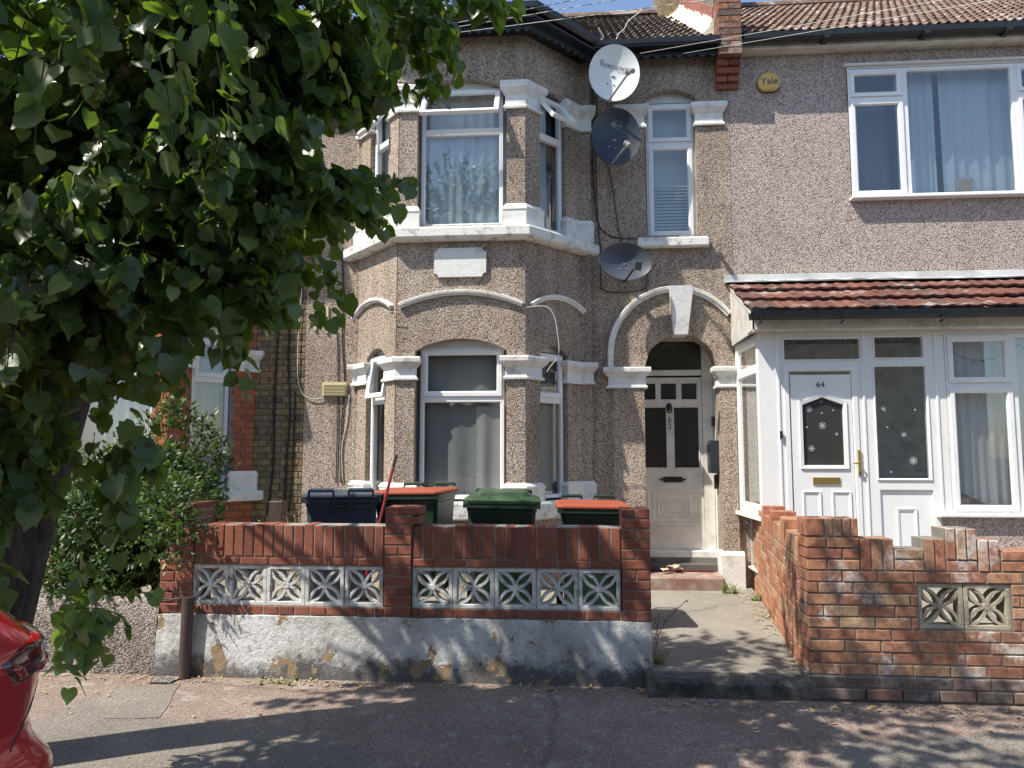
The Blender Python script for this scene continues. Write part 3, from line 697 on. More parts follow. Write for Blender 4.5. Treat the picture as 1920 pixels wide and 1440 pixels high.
# main eaves
zE = EM
for (x0, x1) in ((D_[0] + .02, XR - .13), (XL, A_[0] - .02)):
    m_ = MB(); m_.box(x0, x1, FY - .30, FY + .05, zE + .0, zE + .025); obj('soffit', m_, 'black', h62)
    m_ = MB(); m_.box(x0, x1, FY - .215, FY - .19, zE + .026, zE + .10); obj('fascia', m_, 'black', h62)
    zigzag(h62, frame(x0, FY - .18, 1, 0), 0, x1 - x0, zE - .10, zE - .002, 0, .12)
    gutter(h62, [(x0, FY), (x1, FY)], .27, zE + .045, .055)
ye, ze = FY - .22, zE + .105
GEO_BR = roof_tile_geo(.205, .34, 2, .028, .02, 'tilebr'); GEO_OR = roof_tile_geo(.205, .34, 2, .028, .02, 'tileor')
tile_roof(h62, XL, XR - .12, ye, ze, SL, 4.0, .205, .30, GEO_BR, 300)
ang = math.atan(SL)
m_ = MB(); m_.loft([[(x, ye + .1, ze - .03), (x, ye + 4.0 * cos(ang), ze - .05 + 4.0 * sin(ang)), (x, ye + 7.5, ze - .03), (x, ye + 4 * cos(ang), ze - .2)] for x in (XL, XR)]); obj('roof_slope', m_, 'tilebr', h62)
yr, zr = ye + 4.05 * cos(ang), ze + 4.05 * sin(ang)
for i in range(17):
    m_ = MB(Matrix.Translation((XL + .3 * i, yr, zr - .03 + random.uniform(0, .01)))); m_.loft([[(x, .13 * cos(t), .12 * sin(t)) for t in [pi * k / 8 for k in range(9)]] for x in (0, .30)])
    obj('ridge_tile', m_, 'tileor', h62)
# ---- arched entrance
r0, r1 = .832, 1.682; cx = (r0 + r1) / 2
m_ = MB(); m_.box(r0 - .12, r0 - .002, FY + .26, FY + .62, .3, 3.2); m_.box(r1 + .002, r1 + .12, FY + .26, FY + .62, .3, 3.2); m_.box(r0 - .12, r1 + .12, FY + .26, FY + .62, 3.2, 3.3)
obj('recess_lining', m_, 'cream', h62)
# left pilaster, slightly proud, with its capital; right pier with painted base
pa, pb = AX(1150, FY, 900), r0
m_ = MB(); m_.loft([[(pa - .05, FY + .01, z), (pa + .02, FY - .05, z), (pb - .001, FY - .05, z), (pb - .001, FY + .01, z)] for z in (.05, 2.45)]); obj('pilaster', m_, 'peb62', h62)
m_ = MB(); m_.loft([[(r1 + .001, FY + .01, z), (r1 + .001, FY - .05, z), (XR - .02, FY - .05, z), (XR + .04, FY + .01, z)] for z in (.3, 2.45)]); obj('pilaster', m_, 'peb62', h62)
cz0, cz1 = AZ(727, 8.6, 1175), AZ(688, 8.6, 1175)
obj('capital', band([(pa - .03, FY - .03), (pb + .0, FY - .03), (pb + .002, FY + .2)], cap_prof(cz0, cz1, 1.2), .05, 2), 'stucco', h62)
obj('capital', band([(r1 - .002, FY + .2), (r1, FY - .03), (XR + .02, FY - .03)], cap_prof(cz0, cz1, 1.2), .05, 0), 'stucco', h62)
m_ = MB(); m_.loft([[(r1 - .035 - k, FY + .15, z), (r1 - .035 - k, FY - .11 - k, z), (XR + .02, FY - .11 - k, z), (XR + .02, FY + .15, z)] for k, z in ((.0, .05), (0, .56), (-.03, .60))]); obj('column_base', m_, 'stucco', h62)
# hood mould of the arch: stilted semicircle in a T frame, keystone
xo0 = AX(1139, FY, 650); Ro = 1.205 - xo0; zc_ = AZ(537, FY, 1265) - Ro
m_ = MB(); prof = [(0, .02), (0, -.03), (.35, -.035), (.45, -.055), (.9, -.06), (1, -.05), (1, .02)]; w_ = .07; rings = []
rings.append([(1.205 - (Ro - w_ + k * w_), FY + y, cz1 + .0) for k, y in prof])
for i in range(29):
    t = -pi / 2 + i / 28 * pi * .80
    rings.append([(1.205 + (Ro - w_ + k * w_) * sin(t), FY + y, zc_ + (Ro - w_ + k * w_) * cos(t)) for k, y in prof])
m_.loft(rings); obj('hood_mould', m_, 'stucco', h62)
k0, k1 = AZ(536, 8.6, 1275), AZ(626, 8.6, 1275)
m_ = MB(); m_.loft([[(AX(1262, FY, 625), FY + .2, k1), (AX(1288, FY, 625), FY + .2, k1), (AX(1288, FY, 625), FY - .075, k1), (AX(1262, FY, 625), FY - .075, k1)],
                    [(AX(1253, FY, 540), FY + .02, k0), (AX(1297, FY, 540), FY + .02, k0), (AX(1297, FY, 540), FY - .125, k0), (AX(1253, FY, 540), FY - .125, k0)]]); obj('keystone', m_, 'stucco', h62)
# ---- front door of 62
DY = 9.10
def dx(px, py=850): return AX(px, DY, py)
def dz(py): return AZ(py, DY, 1260)
lf0, lf1 = dx(1196), dx(1318); lz0, lz1 = dz(1030), dz(708)
m_ = MB(); m_.box(lf0 - .12, lf0 - .004, DY - .02, DY + .08, lz0, 3.2); m_.box(lf1 + .004, dx(1338), DY - .02, DY + .08, lz0, 3.2); m_.box(dx(1338) + .001, r1 + .0, DY - .01, DY + .06, lz0, 3.2)
m_.cbox(lf0, lf1, DY - .035, DY + .07, dz(705) + .004, dz(694), .008); m_.box(lf0, lf1, DY - .01, DY + .06, dz(640), 3.2)
obj('door_frame', m_, 'cream', h62)
m_ = MB(); m_.box(lf0 + .002, lf1 - .002, DY + .02, DY + .026, dz(694) + .001, dz(640) - .001); obj('fanlight_pane', m_, 'glassdk', h62)
rowz = [(dz(749), dz(719)), (dz(877), dz(764))]
op_px = [(1206, 1231, 0), (1241, 1270, 0), (1280, 1309, 0), (1206, 1250, 1), (1265, 1311, 1)]
opsd = [dict(u0=dx(a), u1=dx(b), z0=rowz[r][0], z1=rowz[r][1]) for a, b, r in op_px]
m_ = wall_panel(Matrix.Translation((0, DY, 0)), lf0, lf1, lz0, lz1, opsd, .045)
dr = obj('door', m_, 'cream', h62, norm=False, label='cream panelled front door with dark glass')
for o in opsd:
    p = MB(); p.box(o['u0'] - .005, o['u1'] + .005, DY + .018, DY + .024, o['z0'] - .005, o['z1'] + .005); obj('pane', p, 'glassdk', dr)
    p = MB(Matrix.Translation((0, DY, 0))); p.rsweep(o['u0'] - .012, o['u1'] + .012, o['z0'] - .012, o['z1'] + .012, [(0, 0), (.004, -.007), (.012, -.004), (.014, .01), (0, .01)]); obj('glazing_bead', p, 'cream', dr)
for (a, b, c, d, h) in ((1213, 1310, 918, 985, .014), (1222, 1302, 926, 978, .008), (1231, 1292, 938, 968, .012), (1238, 1285, 943, 962, .006)):
    p = MB(Matrix.Translation((0, DY, 0))); p.rsweep(dx(a), dx(b), dz(d), dz(c), [(0, 0.002), (.004, -h), (.018, -h * .6), (.024, .002)]); obj('panel_moulding', p, 'cream', dr)
p = MB(); p.cbox(dx(1243), dx(1278), DY - .016, DY + .002, dz(904), dz(894), .004)
for s, e in ((1243, -1), (1278, 1)):
    q = dx(s); zc = (dz(904) + dz(894)) / 2
    p.prismy([(q, zc - .012), (q + e * .012, zc - .006), (q + e * .024, zc - .02), (q + e * .026, zc - .008), (q + e * .055, zc), (q + e * .026, zc + .008), (q + e * .024, zc + .02), (q + e * .012, zc + .006), (q, zc + .012)], DY - .012, DY + .002)
obj('letter_plate', p, 'door62t', dr)
p = MB(); kx, kz = dx(1256), dz(763)
p.loft([[(kx + r * cos(2 * pi * k / 10) * .8, DY + y, kz + r * sin(2 * pi * k / 10) * 1.1) for k in range(10)] for r, y in ((.045, .002), (.045, -.015), (.03, -.035), (.012, -.045))])
p.tube([(kx + .028 * sin(t), DY - .045 + .01 * cos(t), kz - .045 - .028 * cos(t)) for t in [2 * pi * k / 14 for k in range(15)]], .0085, 6); obj('knocker', p, 'door62t', dr)
for s, py in (('6', 787), ('2', 800)): obj('numeral', text_mb(s, .10, Matrix.Translation((dx(1257), DY - .004, dz(py)))), 'numg', dr, norm=False)
m_ = MB(); m_.cbox(lf0 - .1, r1, DY - .09, DY + .06, dz(1044), lz0 - .003, .01); obj('door_sill', m_, 'stucco', h62)
m_ = MB(); m_.box(r0 - .1, r1 + .1, DY - .1, FY + 2, .3, dz(1044) - .001); obj('threshold', m_, 'concrete', h62)
zst = AZ(1082, 8.45, 1280)
m_ = MB(); m_.cbox(r0 - .02, r1 - .04, FY - .28, DY - .05, .05, zst, .015); obj('door_step', m_, 'redtile', h62)
mt = MB(); mt.box(r0 + .05, r1 - .08, FY + .1, DY - .11, zst + .001, zst + .018); obj('doormat', mt, 'mat', None, 'dark red doormat on the step under the cream door', 'doormat')
pp = MB(); random.seed(3)
for i in range(3):
    x = 1.05 + i * .07; z = zst + .02; T_ = Matrix.Translation((x, FY - .02 + i * .03, z)) @ RZ(random.random() * 3)
    r_ = [[T_ @ Vector((-.07 + .14 * j / 4, -.035 + .07 * k / 3, .015 + .03 * random.random() + (.03 if i == 1 else 0))) for j in range(5)] for k in range(4)]
    ids = [pp.ring([tuple(q) for q in row]) for row in r_]
    for a, b in zip(ids, ids[1:]): pp.quadstrip(a, b, False)
obj('crumpled_leaflet', pp, 'paper', None, 'crumpled brown leaflet lying on the red doorstep', 'litter')
# bell box and parcel mailbox on the right reveal
m_ = MB(); m_.cbox(r1 - .03, r1 - .001, 8.98, 9.05, AZ(799, 9.0, 1341), AZ(781, 9.0, 1341), .006); obj('entry_phone', m_, 'blackm', None, 'small black entry phone on the cream reveal above the mailbox', 'doorbell')
mx = thing('mailbox', (r1 - .05, 8.9, AZ(888, 8.9, 1341)), 'dark grey metal mailbox on the right side of the arched entrance', 'mailbox')
b0, b1 = AZ(887, 8.9, 1341), AZ(826, 8.9, 1341)
m_ = MB(); m_.loft([[(r1 - .002, 8.78, z), (r1 - k, 8.78, z), (r1 - k, 8.98, z), (r1 - .002, 8.98, z)] for k, z in ((.09, b0), (.10, b0 + .05), (.10, b1 - .04), (.085, b1))]); obj('box_body', m_, 'dishg', mx)
m_ = MB(); m_.cbox(r1 - .108, r1 - .101, 8.80, 8.96, b1 - .12, b1 - .05, .002); obj('flap', m_, 'blackm', mx)
m_ = MB(); m_.box(r1 - .04, r1 - .002, 8.86, 8.93, b0 - .18, b0 - .02); obj('key_safe', m_, 'blackm', None, 'black key safe fixed below the grey mailbox', 'key safe')

# corbelled brick pier and party parapet between 62 and 64
par = thing('party_parapet', (1.87, FY, 6.0), 'brick party wall parapet with cream mortar fillet rising between the two roofs', 'parapet')
x0, x1 = AX(1348, 8.45, 100), AX(1391, 8.45, 100); B = Bricks(par, 'redbrick60')
zz = AZ(146, 8.4, 1370)
for i in range(20):
    y = FY - .27 if i > 3 else FY - .04 - .045 * i
    row = [(x0, x1)] if i % 2 == 0 else [(x0, (x0 + x1) / 2 - .005), ((x0 + x1) / 2 + .005, x1)]
    for a, b in row: B.add(Matrix(), a, zz + i * .078, b - a, .068, FY + .1 - y if i < 4 else .3, y=y, mat='redbrick' if i < 4 else 'chimb')
B.done()
m_ = MB(); m_.box(x0 + .008, x1 - .008, FY - .26, FY + .1, zz + 4 * .078, zz + 20 * .078); obj('mortar_core', m_, 'mortar', par)
Ls = 4.2
def slab(xa, xb, lo, hi, yoff=0): 
    m_ = MB(); m_.loft([[(x, FY + .05 + yoff, ze + (.27 + yoff) * SL + lo), (x, ye + Ls, ze + Ls * SL + lo), (x, ye + Ls, ze + Ls * SL + hi), (x, FY + .05 + yoff, ze + (.27 + yoff) * SL + hi)] for x in (xa, xb)]); return m_
obj('parapet_wall', slab(x0 + .01, x1 - .01, -.1, .62), 'concrete', par)
obj('bitumen_strip', slab(x0 - .006, x0 + .012, .13, .36), 'redridge', par)
m_ = MB(); random.seed(5); n = 34; R_ = []
for i in range(n + 1):
    y = FY + .0 + (Ls - .3) * i / n; z = ze + (y - ye) * SL; q = random.uniform(-.03, .04)
    R_.append([(x0 - .006, y, z - .02), (x0 - .16 + q - .1 * i / n, y, z + .02), (x0 - .07 + q, y, z + .10 + q), (x0 - .012, y, z + .20 + q), (x0 + .004, y, z + .20)])
m_.loft(R_); obj('mortar_fillet', m_, 'flaunch', par)
m_ = MB(); m_.box(x0 - .3, x1 + .35, yr - .5, yr + .4, zr - .5, zr + 1.6); obj('chimney_stack', m_, 'stock', par)

# ================================================================== NUMBER 64
h64 = thing('terraced_house', (4.4, FY, 0), 'pinkish pebbledash terraced house on the right with a wide upstairs window', 'house')
X64 = 7.2
w0, w1, wz0, wz1 = AX(1592, FY, 250), 5.75, AZ(372, FY, 1600), AZ(127, FY, 1600)
F64 = frame(0, FY + .004, 1, 0)
m_ = wall_panel(F64, XR, X64, .02, EM + .1, [dict(u0=w0, u1=w1, z0=wz0, z1=wz1), dict(u0=2.25, u1=3.0, z0=.4, z1=2.5), dict(u0=3.7, u1=5.4, z0=1.2, z1=2.7)], .26)
obj('front_wall', m_, 'peb64', h64, norm=False)
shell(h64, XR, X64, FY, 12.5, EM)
xa, xb = AX(1698, FY, 250), AX(1907, FY, 250); zm = AZ(186, FY, 1640)
window(h64, F64, w0, w1, wz0, wz1, [(w0, xa, wz0, zm, 's'), (w0, xa, zm, wz1 - .03, 's'), (xa, xb, wz0, wz1 - .03, 'f'), (xb, w1, wz0, zm, 's'), (xb, w1, zm, wz1 - .03, 's')], -.02, label='wide white window with a fixed middle pane')
m_ = MB(); m_.cbox(w0 - .03, w1 + .03, FY - .10, FY + .05, wz0 - .03, wz0 - .004, .006); obj('window_sill', m_, 'upvc', h64)
m_ = MB(); m_.cbox(w0 - .04, w1 + .03, FY - .06, FY + .05, wz1 + .002, wz1 + .03, .006); obj('window_head', m_, 'upvcold', h64)
um = AX(1772, FY, 250)
curtain(F64, xa - .02, um - .02, wz0, wz1, .2, 'netblue', 'pale blue curtain left of the gap in the wide upstairs window', 5, .02)
curtain(F64, um + .05, xb + .1, wz0, wz1, .2, 'netblue', 'pale blue curtain right of the gap in the wide upstairs window', 6, .02)
curtain(F64, w0, xa - .05, wz0, wz1, .34, 'darkcloth', 'dark curtain behind the left casement of the wide upstairs window', 3, .02)
curtain(F64, xb + .1, w1, wz0, wz1, .34, 'darkcloth', 'dark curtain behind the right casement of the wide upstairs window', 3, .02)
c_ = at(1812, 340, FY + .1)
tb = thing('picture_frame', (c_.x, FY + .1, wz0), 'small framed picture standing on the upstairs sill behind the curtain gap', 'picture frame')
m_ = MB(Matrix.Translation((c_.x, FY + .12, wz0 + .01))); m_.rsweep(-.10, .10, 0, .24, [(0, 0), (.015, -.005), (.022, 0), (.022, .012), (0, .012)]); obj('frame_rim', m_, 'galv', tb)
m_ = MB(Matrix.Translation((c_.x, FY + .12, wz0 + .01))); m_.box(-.08, .08, .004, .010, .02, .22); obj('backing', m_, 'cardb', tb)
# eaves
m_ = MB(); m_.cbox(XR + .14, X64, FY - .16, FY + .05, EM - .02, EM + .035, .01); obj('soffit_board', m_, 'creamd', h64)
m_ = MB(); m_.box(XR + .14, X64, FY - .14, FY - .12, EM + .036, EM + .1); obj('fascia', m_, 'creamd', h64)
gutter(h64, [(XR + .14, FY), (X64, FY)], .24, EM + .065, .06)
for px in (1550, 1738, 1893): 
    x = AX(px, 8.4, 60); m_ = MB(); m_.box(x - .03, x + .03, FY - .32, FY - .15, EM + .0, EM + .05); obj('gutter_bracket', m_, 'black', h64)
tile_roof(h64, XR + .14, X64, ye, ze + .03, SL, 4.4, .205, .30, GEO_OR, 300)
m_ = MB(); m_.loft([[(x, ye + .1, ze), (x, ye + 4.4 * cos(ang), ze - .03 + 4.4 * sin(ang)), (x, ye + 8.2, ze), (x, ye + 4, ze - .2)] for x in (XR, X64)]); obj('roof_slope', m_, 'tileor', h64)
for i in range(18):
    m_ = MB(Matrix.Translation((XR + .3 * i, ye + 4.45 * cos(ang), ze + 4.45 * sin(ang) - .02 + random.uniform(0, .01)))); m_.loft([[(x, .13 * cos(t), .12 * sin(t)) for t in [pi * k / 8 for k in range(9)]] for x in (0, .30)])
    obj('ridge_tile', m_, 'tileor', h64)
# ---- enclosed porch
PY = 7.8; PX0, PX1 = AX(1428, PY, 800), 5.75
po = thing('enclosed_porch', (3.8, PY, 0), 'white plastic enclosed porch with red tiled lean-to roof and door 64', 'porch')
FP = frame(0, PY, 1, 0)
def qx(px, py=800): return AX(px, PY, py)
def qz(py, px=1600): return AZ(py, PY, px)
ztop = qz(622); zd0 = .45
# fixed frame: posts and heads as a pierced panel
fan = dict(u0=qx(1469, 655), u1=qx(1613, 655), z0=qz(674), z1=qz(634))
dorr = dict(u0=qx(1474, 850), u1=qx(1612, 850), z0=zd0, z1=qz(686))
s1_ = dict(u0=qx(1639, 655), u1=qx(1731, 655), z0=qz(672), z1=qz(632))
s2_ = dict(u0=qx(1643, 800), u1=qx(1741, 800), z0=qz(898), z1=qz(687))
s3_ = dict(u0=qx(1652, 960), u1=qx(1752, 960), z0=zd0, z1=qz(918))
wop = dict(u0=qx(1778, 800), u1=PX1 - .1, z0=qz(962, 1800), z1=qz(626, 1800))
m_ = wall_panel(FP, PX0, PX1, zd0, ztop, [fan, dorr, s1_, s2_, s3_, wop], .06)
obj('porch_frame', m_, 'upvc', po, norm=False)
for o, g in ((fan, 'glassdull'), (s1_, 'glassdull'), (s2_, 'glassdull')):
    p = MB(); p.box(o['u0'] - .01, o['u1'] + .01, PY + .03, PY + .036, o['z0'] - .01, o['z1'] + .01); pn = obj('pane', p, g, po)
    if o is s2_: pn_side = pn
    p = MB(FP); p.rsweep(o['u0'] - .014, o['u1'] + .014, o['z0'] - .014, o['z1'] + .014, [(0, .001), (.004, -.012), (.012, -.012), (.020, .0), (.020, .02)]); obj('glazing_bead', p, 'upvc', po)
for px in (1462, 1622, 1760):       # raised cover strips
    p = MB(); p.cbox(qx(px, 800) - .012, qx(px, 800) + .012, PY - .012, PY + .001, zd0, ztop - .01, .004); obj('cover_strip', p, 'upvc', po)
p = MB(FP); o = s3_; p.box(o['u0'] - .01, o['u1'] + .01, .02, .03, o['z0'], o['z1'] + .01); sp_ = obj('side_panel', p, 'upvc', po)
p = MB(FP); p.rsweep(qx(1682, 970), qx(1722, 970), zd0 + .12, qz(952), [(0, .021), (.008, .006), (.03, .012), (.036, .021)]); obj('panel_moulding', p, 'upvc', sp_)
# door leaf
lu0, lu1 = qx(1486, 850), qx(1601, 850)
p = MB(FP); p.rsweep(dorr['u0'], dorr['u1'], zd0, dorr['z1'], [(0, -.01), (.045, -.01), (.052, 0), (.052, .05), (0, .05)]); obj('door_frame', p, 'upvc', po)
gx0, gx1, gz0, gz1, gzp = qx(1505, 810), qx(1583, 810), qz(873), qz(758), qz(744)
gc = (gx0 + gx1) / 2
m_ = wall_panel(FP, lu0 - .004, lu1 + .004, zd0 + .02, qz(702), [dict(u0=gx0, u1=gc, z0=gz0, z1=gz1), dict(u0=gc, u1=gx1, z0=gz0, z1=gz1)], .05)
# replace flat heads by the pointed head
mbd = MB(FP); mbd.T = FP @ Matrix.Translation((0, .001, 0))
def pierced(mb, outer, inner, y0, y1):
    n = len(outer); A = mb.ring([(x, y0, z) for x, z in outer]); B_i = mb.ring([(x, y0, z) for x, z in inner]); C = mb.ring([(x, y1, z) for x, z in outer]); D = mb.ring([(x, y1, z) for x, z in inner])
    mb.quadstrip(A, B_i); mb.quadstrip(B_i, D); mb.quadstrip(C, A); mb.quadstrip(D, C)
zt_ = qz(702); zb_ = zd0 + .02
outer = [(lu0, zb_), (lu1, zb_), (lu1, gz1), (lu1, zt_), (gc, zt_), (lu0, zt_), (lu0, gz1)]
inner = [(gx0, gz0), (gx1, gz0), (gx1, gz1), (gx1 - .001, gz1 + .001), (gc, gzp), (gx0 + .001, gz1 + .001), (gx0, gz1)]
pierced(mbd, outer, inner, 0, .045)
d64 = obj('door', mbd, 'upvc', po, label='white panelled porch door numbered 64 with pointed glass')
p = MB(FP); p.prismy([(gx0 - .01, gz0 - .01), (gx1 + .01, gz0 - .01), (gx1 + .01, gz1), (gc, gzp + .01), (gx0 - .01, gz1)], .02, .026); pn = obj('pane', p, 'glassdk', d64)
p = MB(FP); q_ = [(gx0, gz0), (gx1, gz0), (gx1, gz1), (gc, gzp), (gx0, gz1)]
cc = (gc, (gz0 + gz1) / 2); 
def grow(P, e): 
    out = []
    for (x, z) in P: dxx = x - cc[0]; dzz = z - cc[1]; out.append((x + (e if dxx > .01 else -e if dxx < -.01 else 0), z + (e if dzz > 0 else -e)))
    return out
R_ = [p.ring([(x, y, z) for x, z in grow(q_, e)]) for e, y in ((-.004, .02), (-.002, -.008), (.03, -.014), (.034, .004))]
for a, b in zip(R_, R_[1:]): p.quadstrip(a, b)
obj('glass_surround', p, 'upvc', d64)
for a, b in ((1505, 1541), (1560, 1598)):
    p = MB(FP); p.rsweep(qx(a, 950), qx(b, 950) , zd0 + .1, qz(921), [(0, .002), (.008, -.012), (.028, -.004), (.034, .002)]); obj('panel_moulding', p, 'upvc', d64)
p = MB(FP); p.cbox(qx(1524, 900), qx(1575, 900), -.012, .004, qz(908), qz(895), .003); obj('letter_box', p, 'brass', d64)
hx, hz = qx(1611, 870), qz(868); p = MB(FP); p.cbox(hx - .016, hx + .016, -.022, -.009, hz - .13, hz + .13, .006); 
p.tube([(hx, -.01, hz + .0), (hx, -.055, hz), (hx - .035, -.06, hz), (hx - .075, -.058, hz - .005)], .009, 8); p.lathe([(.011, -.045), (.011, -.02)], 10, hx, hz - .08); obj('handle', p, 'brass', d64)
obj('numeral', text_mb('64', .082, Matrix.Translation((qx(1538, 720), PY - .004, qz(721))), sx=1.05), 'ink', d64, norm=False)
def flake(parent, px, py, r, big=True):
    x, z = qx(px, py), AZ(py, PY, px); r *= .85; p = MB(FP); y = .0175 if parent is pn else .0275
    if not big:
        p.prismy([(x + r * cos(2 * pi * k / 8), z + r * sin(2 * pi * k / 8)) for k in range(8)], y - .001, y)
    else:
        for k in range(8):
            t = pi * k / 4; c, s = cos(t), sin(t); w = r * .10
            p.prismy([(x - s * w, z + c * w), (x + s * w, z - c * w), (x + c * r + s * w, z + s * r - c * w), (x + c * r - s * w, z + s * r + c * w)], y - .0012 - k * .0001, y)
            bx, bz = x + c * r * .62, z + s * r * .62
            for e in (1, -1):
                t2 = t + e * .8; p.prismy([(bx, bz), (bx + w * cos(t2 + 1.57), bz + w * sin(t2 + 1.57)), (bx + r * .33 * cos(t2), bz + r * .33 * sin(t2))], y - .0022 - k * .0001, y - .0014 - k * .0001)
    return obj('snowflake_sticker', p, 'white', parent, norm=False)
for px, py, r in ((1518, 767, .040), (1543, 798, .045), (1523, 841, .040), (1660, 766, .036), (1697, 815, .032), (1715, 864, .050), (1570, 814, .022)): flake(pn if px < 1620 else pn_side, px, py, r)
for px, py in ((1541, 753), (1542, 774), (1563, 769), (1514, 801), (1666, 801), (1673, 885), (1718, 768)): flake(pn if px < 1620 else pn_side, px, py, .011, False)
# windows right of the door
wa, wb = wop['u0'], qx(1906, 800)
zmid = qz(722, 1840)
window(po, FP, wop['u0'], wop['u1'], wop['z0'], wop['z1'], [(wa + .0, wb, wop['z0'] + .0, zmid, 's'), (wa + .0, wb, zmid, wop['z1'], 's'), (wb, wb + 1.0, wop['z0'], wop['z1'], 'f'), (wb + 1.0, wop['u1'], wop['z0'], wop['z1'], 'f')], -.006)
m_ = MB(); m_.cbox(qx(1755, 965), PX1, PY - .09, PY + .04, wop['z0'] - .035, wop['z0'] - .002, .006); obj('window_sill', m_, 'upvc', po)
m_ = MB(); m_.box(PX0 + .06, X64, FY - .035, FY - .01, .4, ztop); m_.box(PX0 + .01, X64, PY + .1, FY - .04, zd0 - .02, zd0 - .003); obj('porch_inner_wall', m_, 'creamd', po)
m_ = MB(); m_.box(qx(1768, 1000), PX1, PY - .02, PY + .1, .0, wop['z0'] - .036); obj('dwarf_wall', m_, 'peb64', po)
curtain(FP, wa + .05, wb - .02, wop['z0'] + .1, wop['z1'] - .04, .14, 'net', 'white net curtain swept to one side in the narrow porch window', 6, .022, hem=lambda t: -.02 + .28 * max(0, .6 - t))
curtain(FP, wb + .02, PX1 - .15, wop['z0'], wop['z1'] - .04, .14, 'net', 'white net curtain in the wide porch window at the right edge', 8, .022)
bd = MB(); P_ = []
for i in range(25): 
    t = i / 24; P_.append((wa + .02 + t * 1.2, PY + .09, wop['z1'] - .10 - .16 * (1 - (2 * ((t * 1.6) % 1) - 1) ** 2)))
bd.tube(P_, .003, 5)
for q in P_[::2]: bd.lathe([(.003, q[1] - .008), (.008, q[1]), (.003, q[1] + .008)], 6, q[0], q[2] - .012)
obj('bulb_string', bd, 'wire', None, 'dark string of small bulbs draped along the top of the porch windows', 'fairy lights')
# left return of the porch
P0 = (PX0 - .045, FY - .01); P1 = (PX0, PY + .0); FS = seg(P0, P1); LSd = seglen(P0, P1)
zs_ = AZ(962, 8.2, 1400)
m_ = MB(FS); m_.rsweep(0, LSd, zs_ , ztop, [(0, -.01), (.05, -.01), (.06, .0), (.06, .05), (0, .05)]); wsd = obj('window', m_, 'upvc', po)
for a, b in ((zs_ + .05, qz(690, 1410)), (qz(690, 1410), ztop - .05)):
    m_ = MB(FS); m_.rsweep(.05, LSd - .05, a, b, SAP); obj('sash', m_, 'upvc', wsd); m_ = MB(FS); m_.box(.09, LSd - .09, .01, .016, a + .04, b - .04); obj('pane', m_, 'glassdull', wsd)
curtain(FS, .06, LSd - .06, zs_ + .05, ztop - .06, .08, 'net', 'net curtain behind the slim side window of the porch', 5, .01)
m_ = MB(); m_.loft([[(P0[0] - .06, FY - .05, z), (PX0 - .055, PY - .07, z), (qx(1478, 965), PY - .07, z), (qx(1478, 965), PY + .01, z), (PX0 + .02, PY + .06, z), (PX0 + .02, FY - .05, z)] for z in (zs_ - .045, zs_ - .008)]); obj('window_sill', m_, 'upvc', po)
m_ = MB(); m_.box(PX0 + .01, qx(1474, 1000), PY + .005, PY + .07, 0, zs_ - .046); obj('dwarf_wall', m_, 'multi', po)
m_ = MB(); m_.cbox(qx(1464, 815) - .014, qx(1464, 815) + .014, PY - .035, PY - .0125, qz(822), qz(808), .006); obj('door_bell', m_, 'blackm', None, 'small black video doorbell on the white post left of door 64', 'doorbell')
# roof of the porch
pr_z1 = AZ(530, FY - .02, 1400); gy = PY - .22; pr_z0 = AZ(586, gy, 1412) + .015
s_p = (pr_z1 - pr_z0) / (FY - gy); Lp = seglen((gy, pr_z0), (FY, pr_z1)); an = math.atan(s_p)
GEO_RD = roof_tile_geo(.29, .44, 2, .011, .024, 'tilered')
RX0 = AX(1408, gy, 590)
tile_roof(po, RX0, PX1, gy - .02, pr_z0, s_p, Lp, .29, Lp / 3.02, GEO_RD, 300)
m_ = MB(); m_.loft([[(x, gy + .03, pr_z0 - .03), (x, FY - .005, pr_z1 - .03), (x, FY - .005, pr_z1 - .06), (x, gy + .03, pr_z0 - .06)] for x in (RX0 + .02, PX1)]); obj('roof_board', m_, 'creamd', po)
m_ = MB(); random.seed(8); R_ = []
for i in range(31):
    x = RX0 - .03 + (PX1 - RX0 + .03) * i / 30; w = lambda: random.uniform(-.006, .006)
    R_.append([(x, FY - .002, pr_z1 + .10), (x, FY - .012 + w(), pr_z1 + .095), (x, FY - .02 + w(), pr_z1 + .03 + w()), (x, FY - .13 + w(), pr_z1 - .03 + .03 + w()), (x, FY - .13, pr_z1 - .045 + .03), (x, FY - .002, pr_z1)])
m_.loft(R_); obj('lead_flashing', m_, 'lead', po)
gutter(po, [(RX0 - .02, gy), (PX1, gy)], .03, pr_z0 - .055, .055)
for px in (1424, 1577, 1763): 
    x = AX(px, gy, 595); m_ = MB(); m_.tube([(x, gy - .08, pr_z0 - .04), (x, gy - .07, pr_z0 - .115), (x, gy + .0, pr_z0 - .13)], .012, 6); obj('gutter_bracket', m_, 'black', po)
m_ = MB(); m_.cbox(RX0 + .02, PX1, PY - .14, PY + .05, ztop + .002, pr_z0 - .03, .012); obj('fascia', m_, 'creamd', po)
# weathered boarding that closes the end of the lean-to
fz0 = ztop - .01
for i in range(6):
    y0 = gy + .08 + (FY - gy - .1) * i / 6; y1 = gy + .08 + (FY - gy - .1) * (i + 1) / 6 - .006
    m_ = MB(); za = pr_z0 + (y0 - gy) * s_p - .05; zb = pr_z0 + (y1 - gy) * s_p - .05; zl = fz0 - .0
    m_.loft([[(x, y0, zl), (x, y1, zl), (x, y1, zb), (x, y0, za)] for x in (RX0 + .03, RX0 + .05)]); obj('gable_board', m_, 'creamd', po)

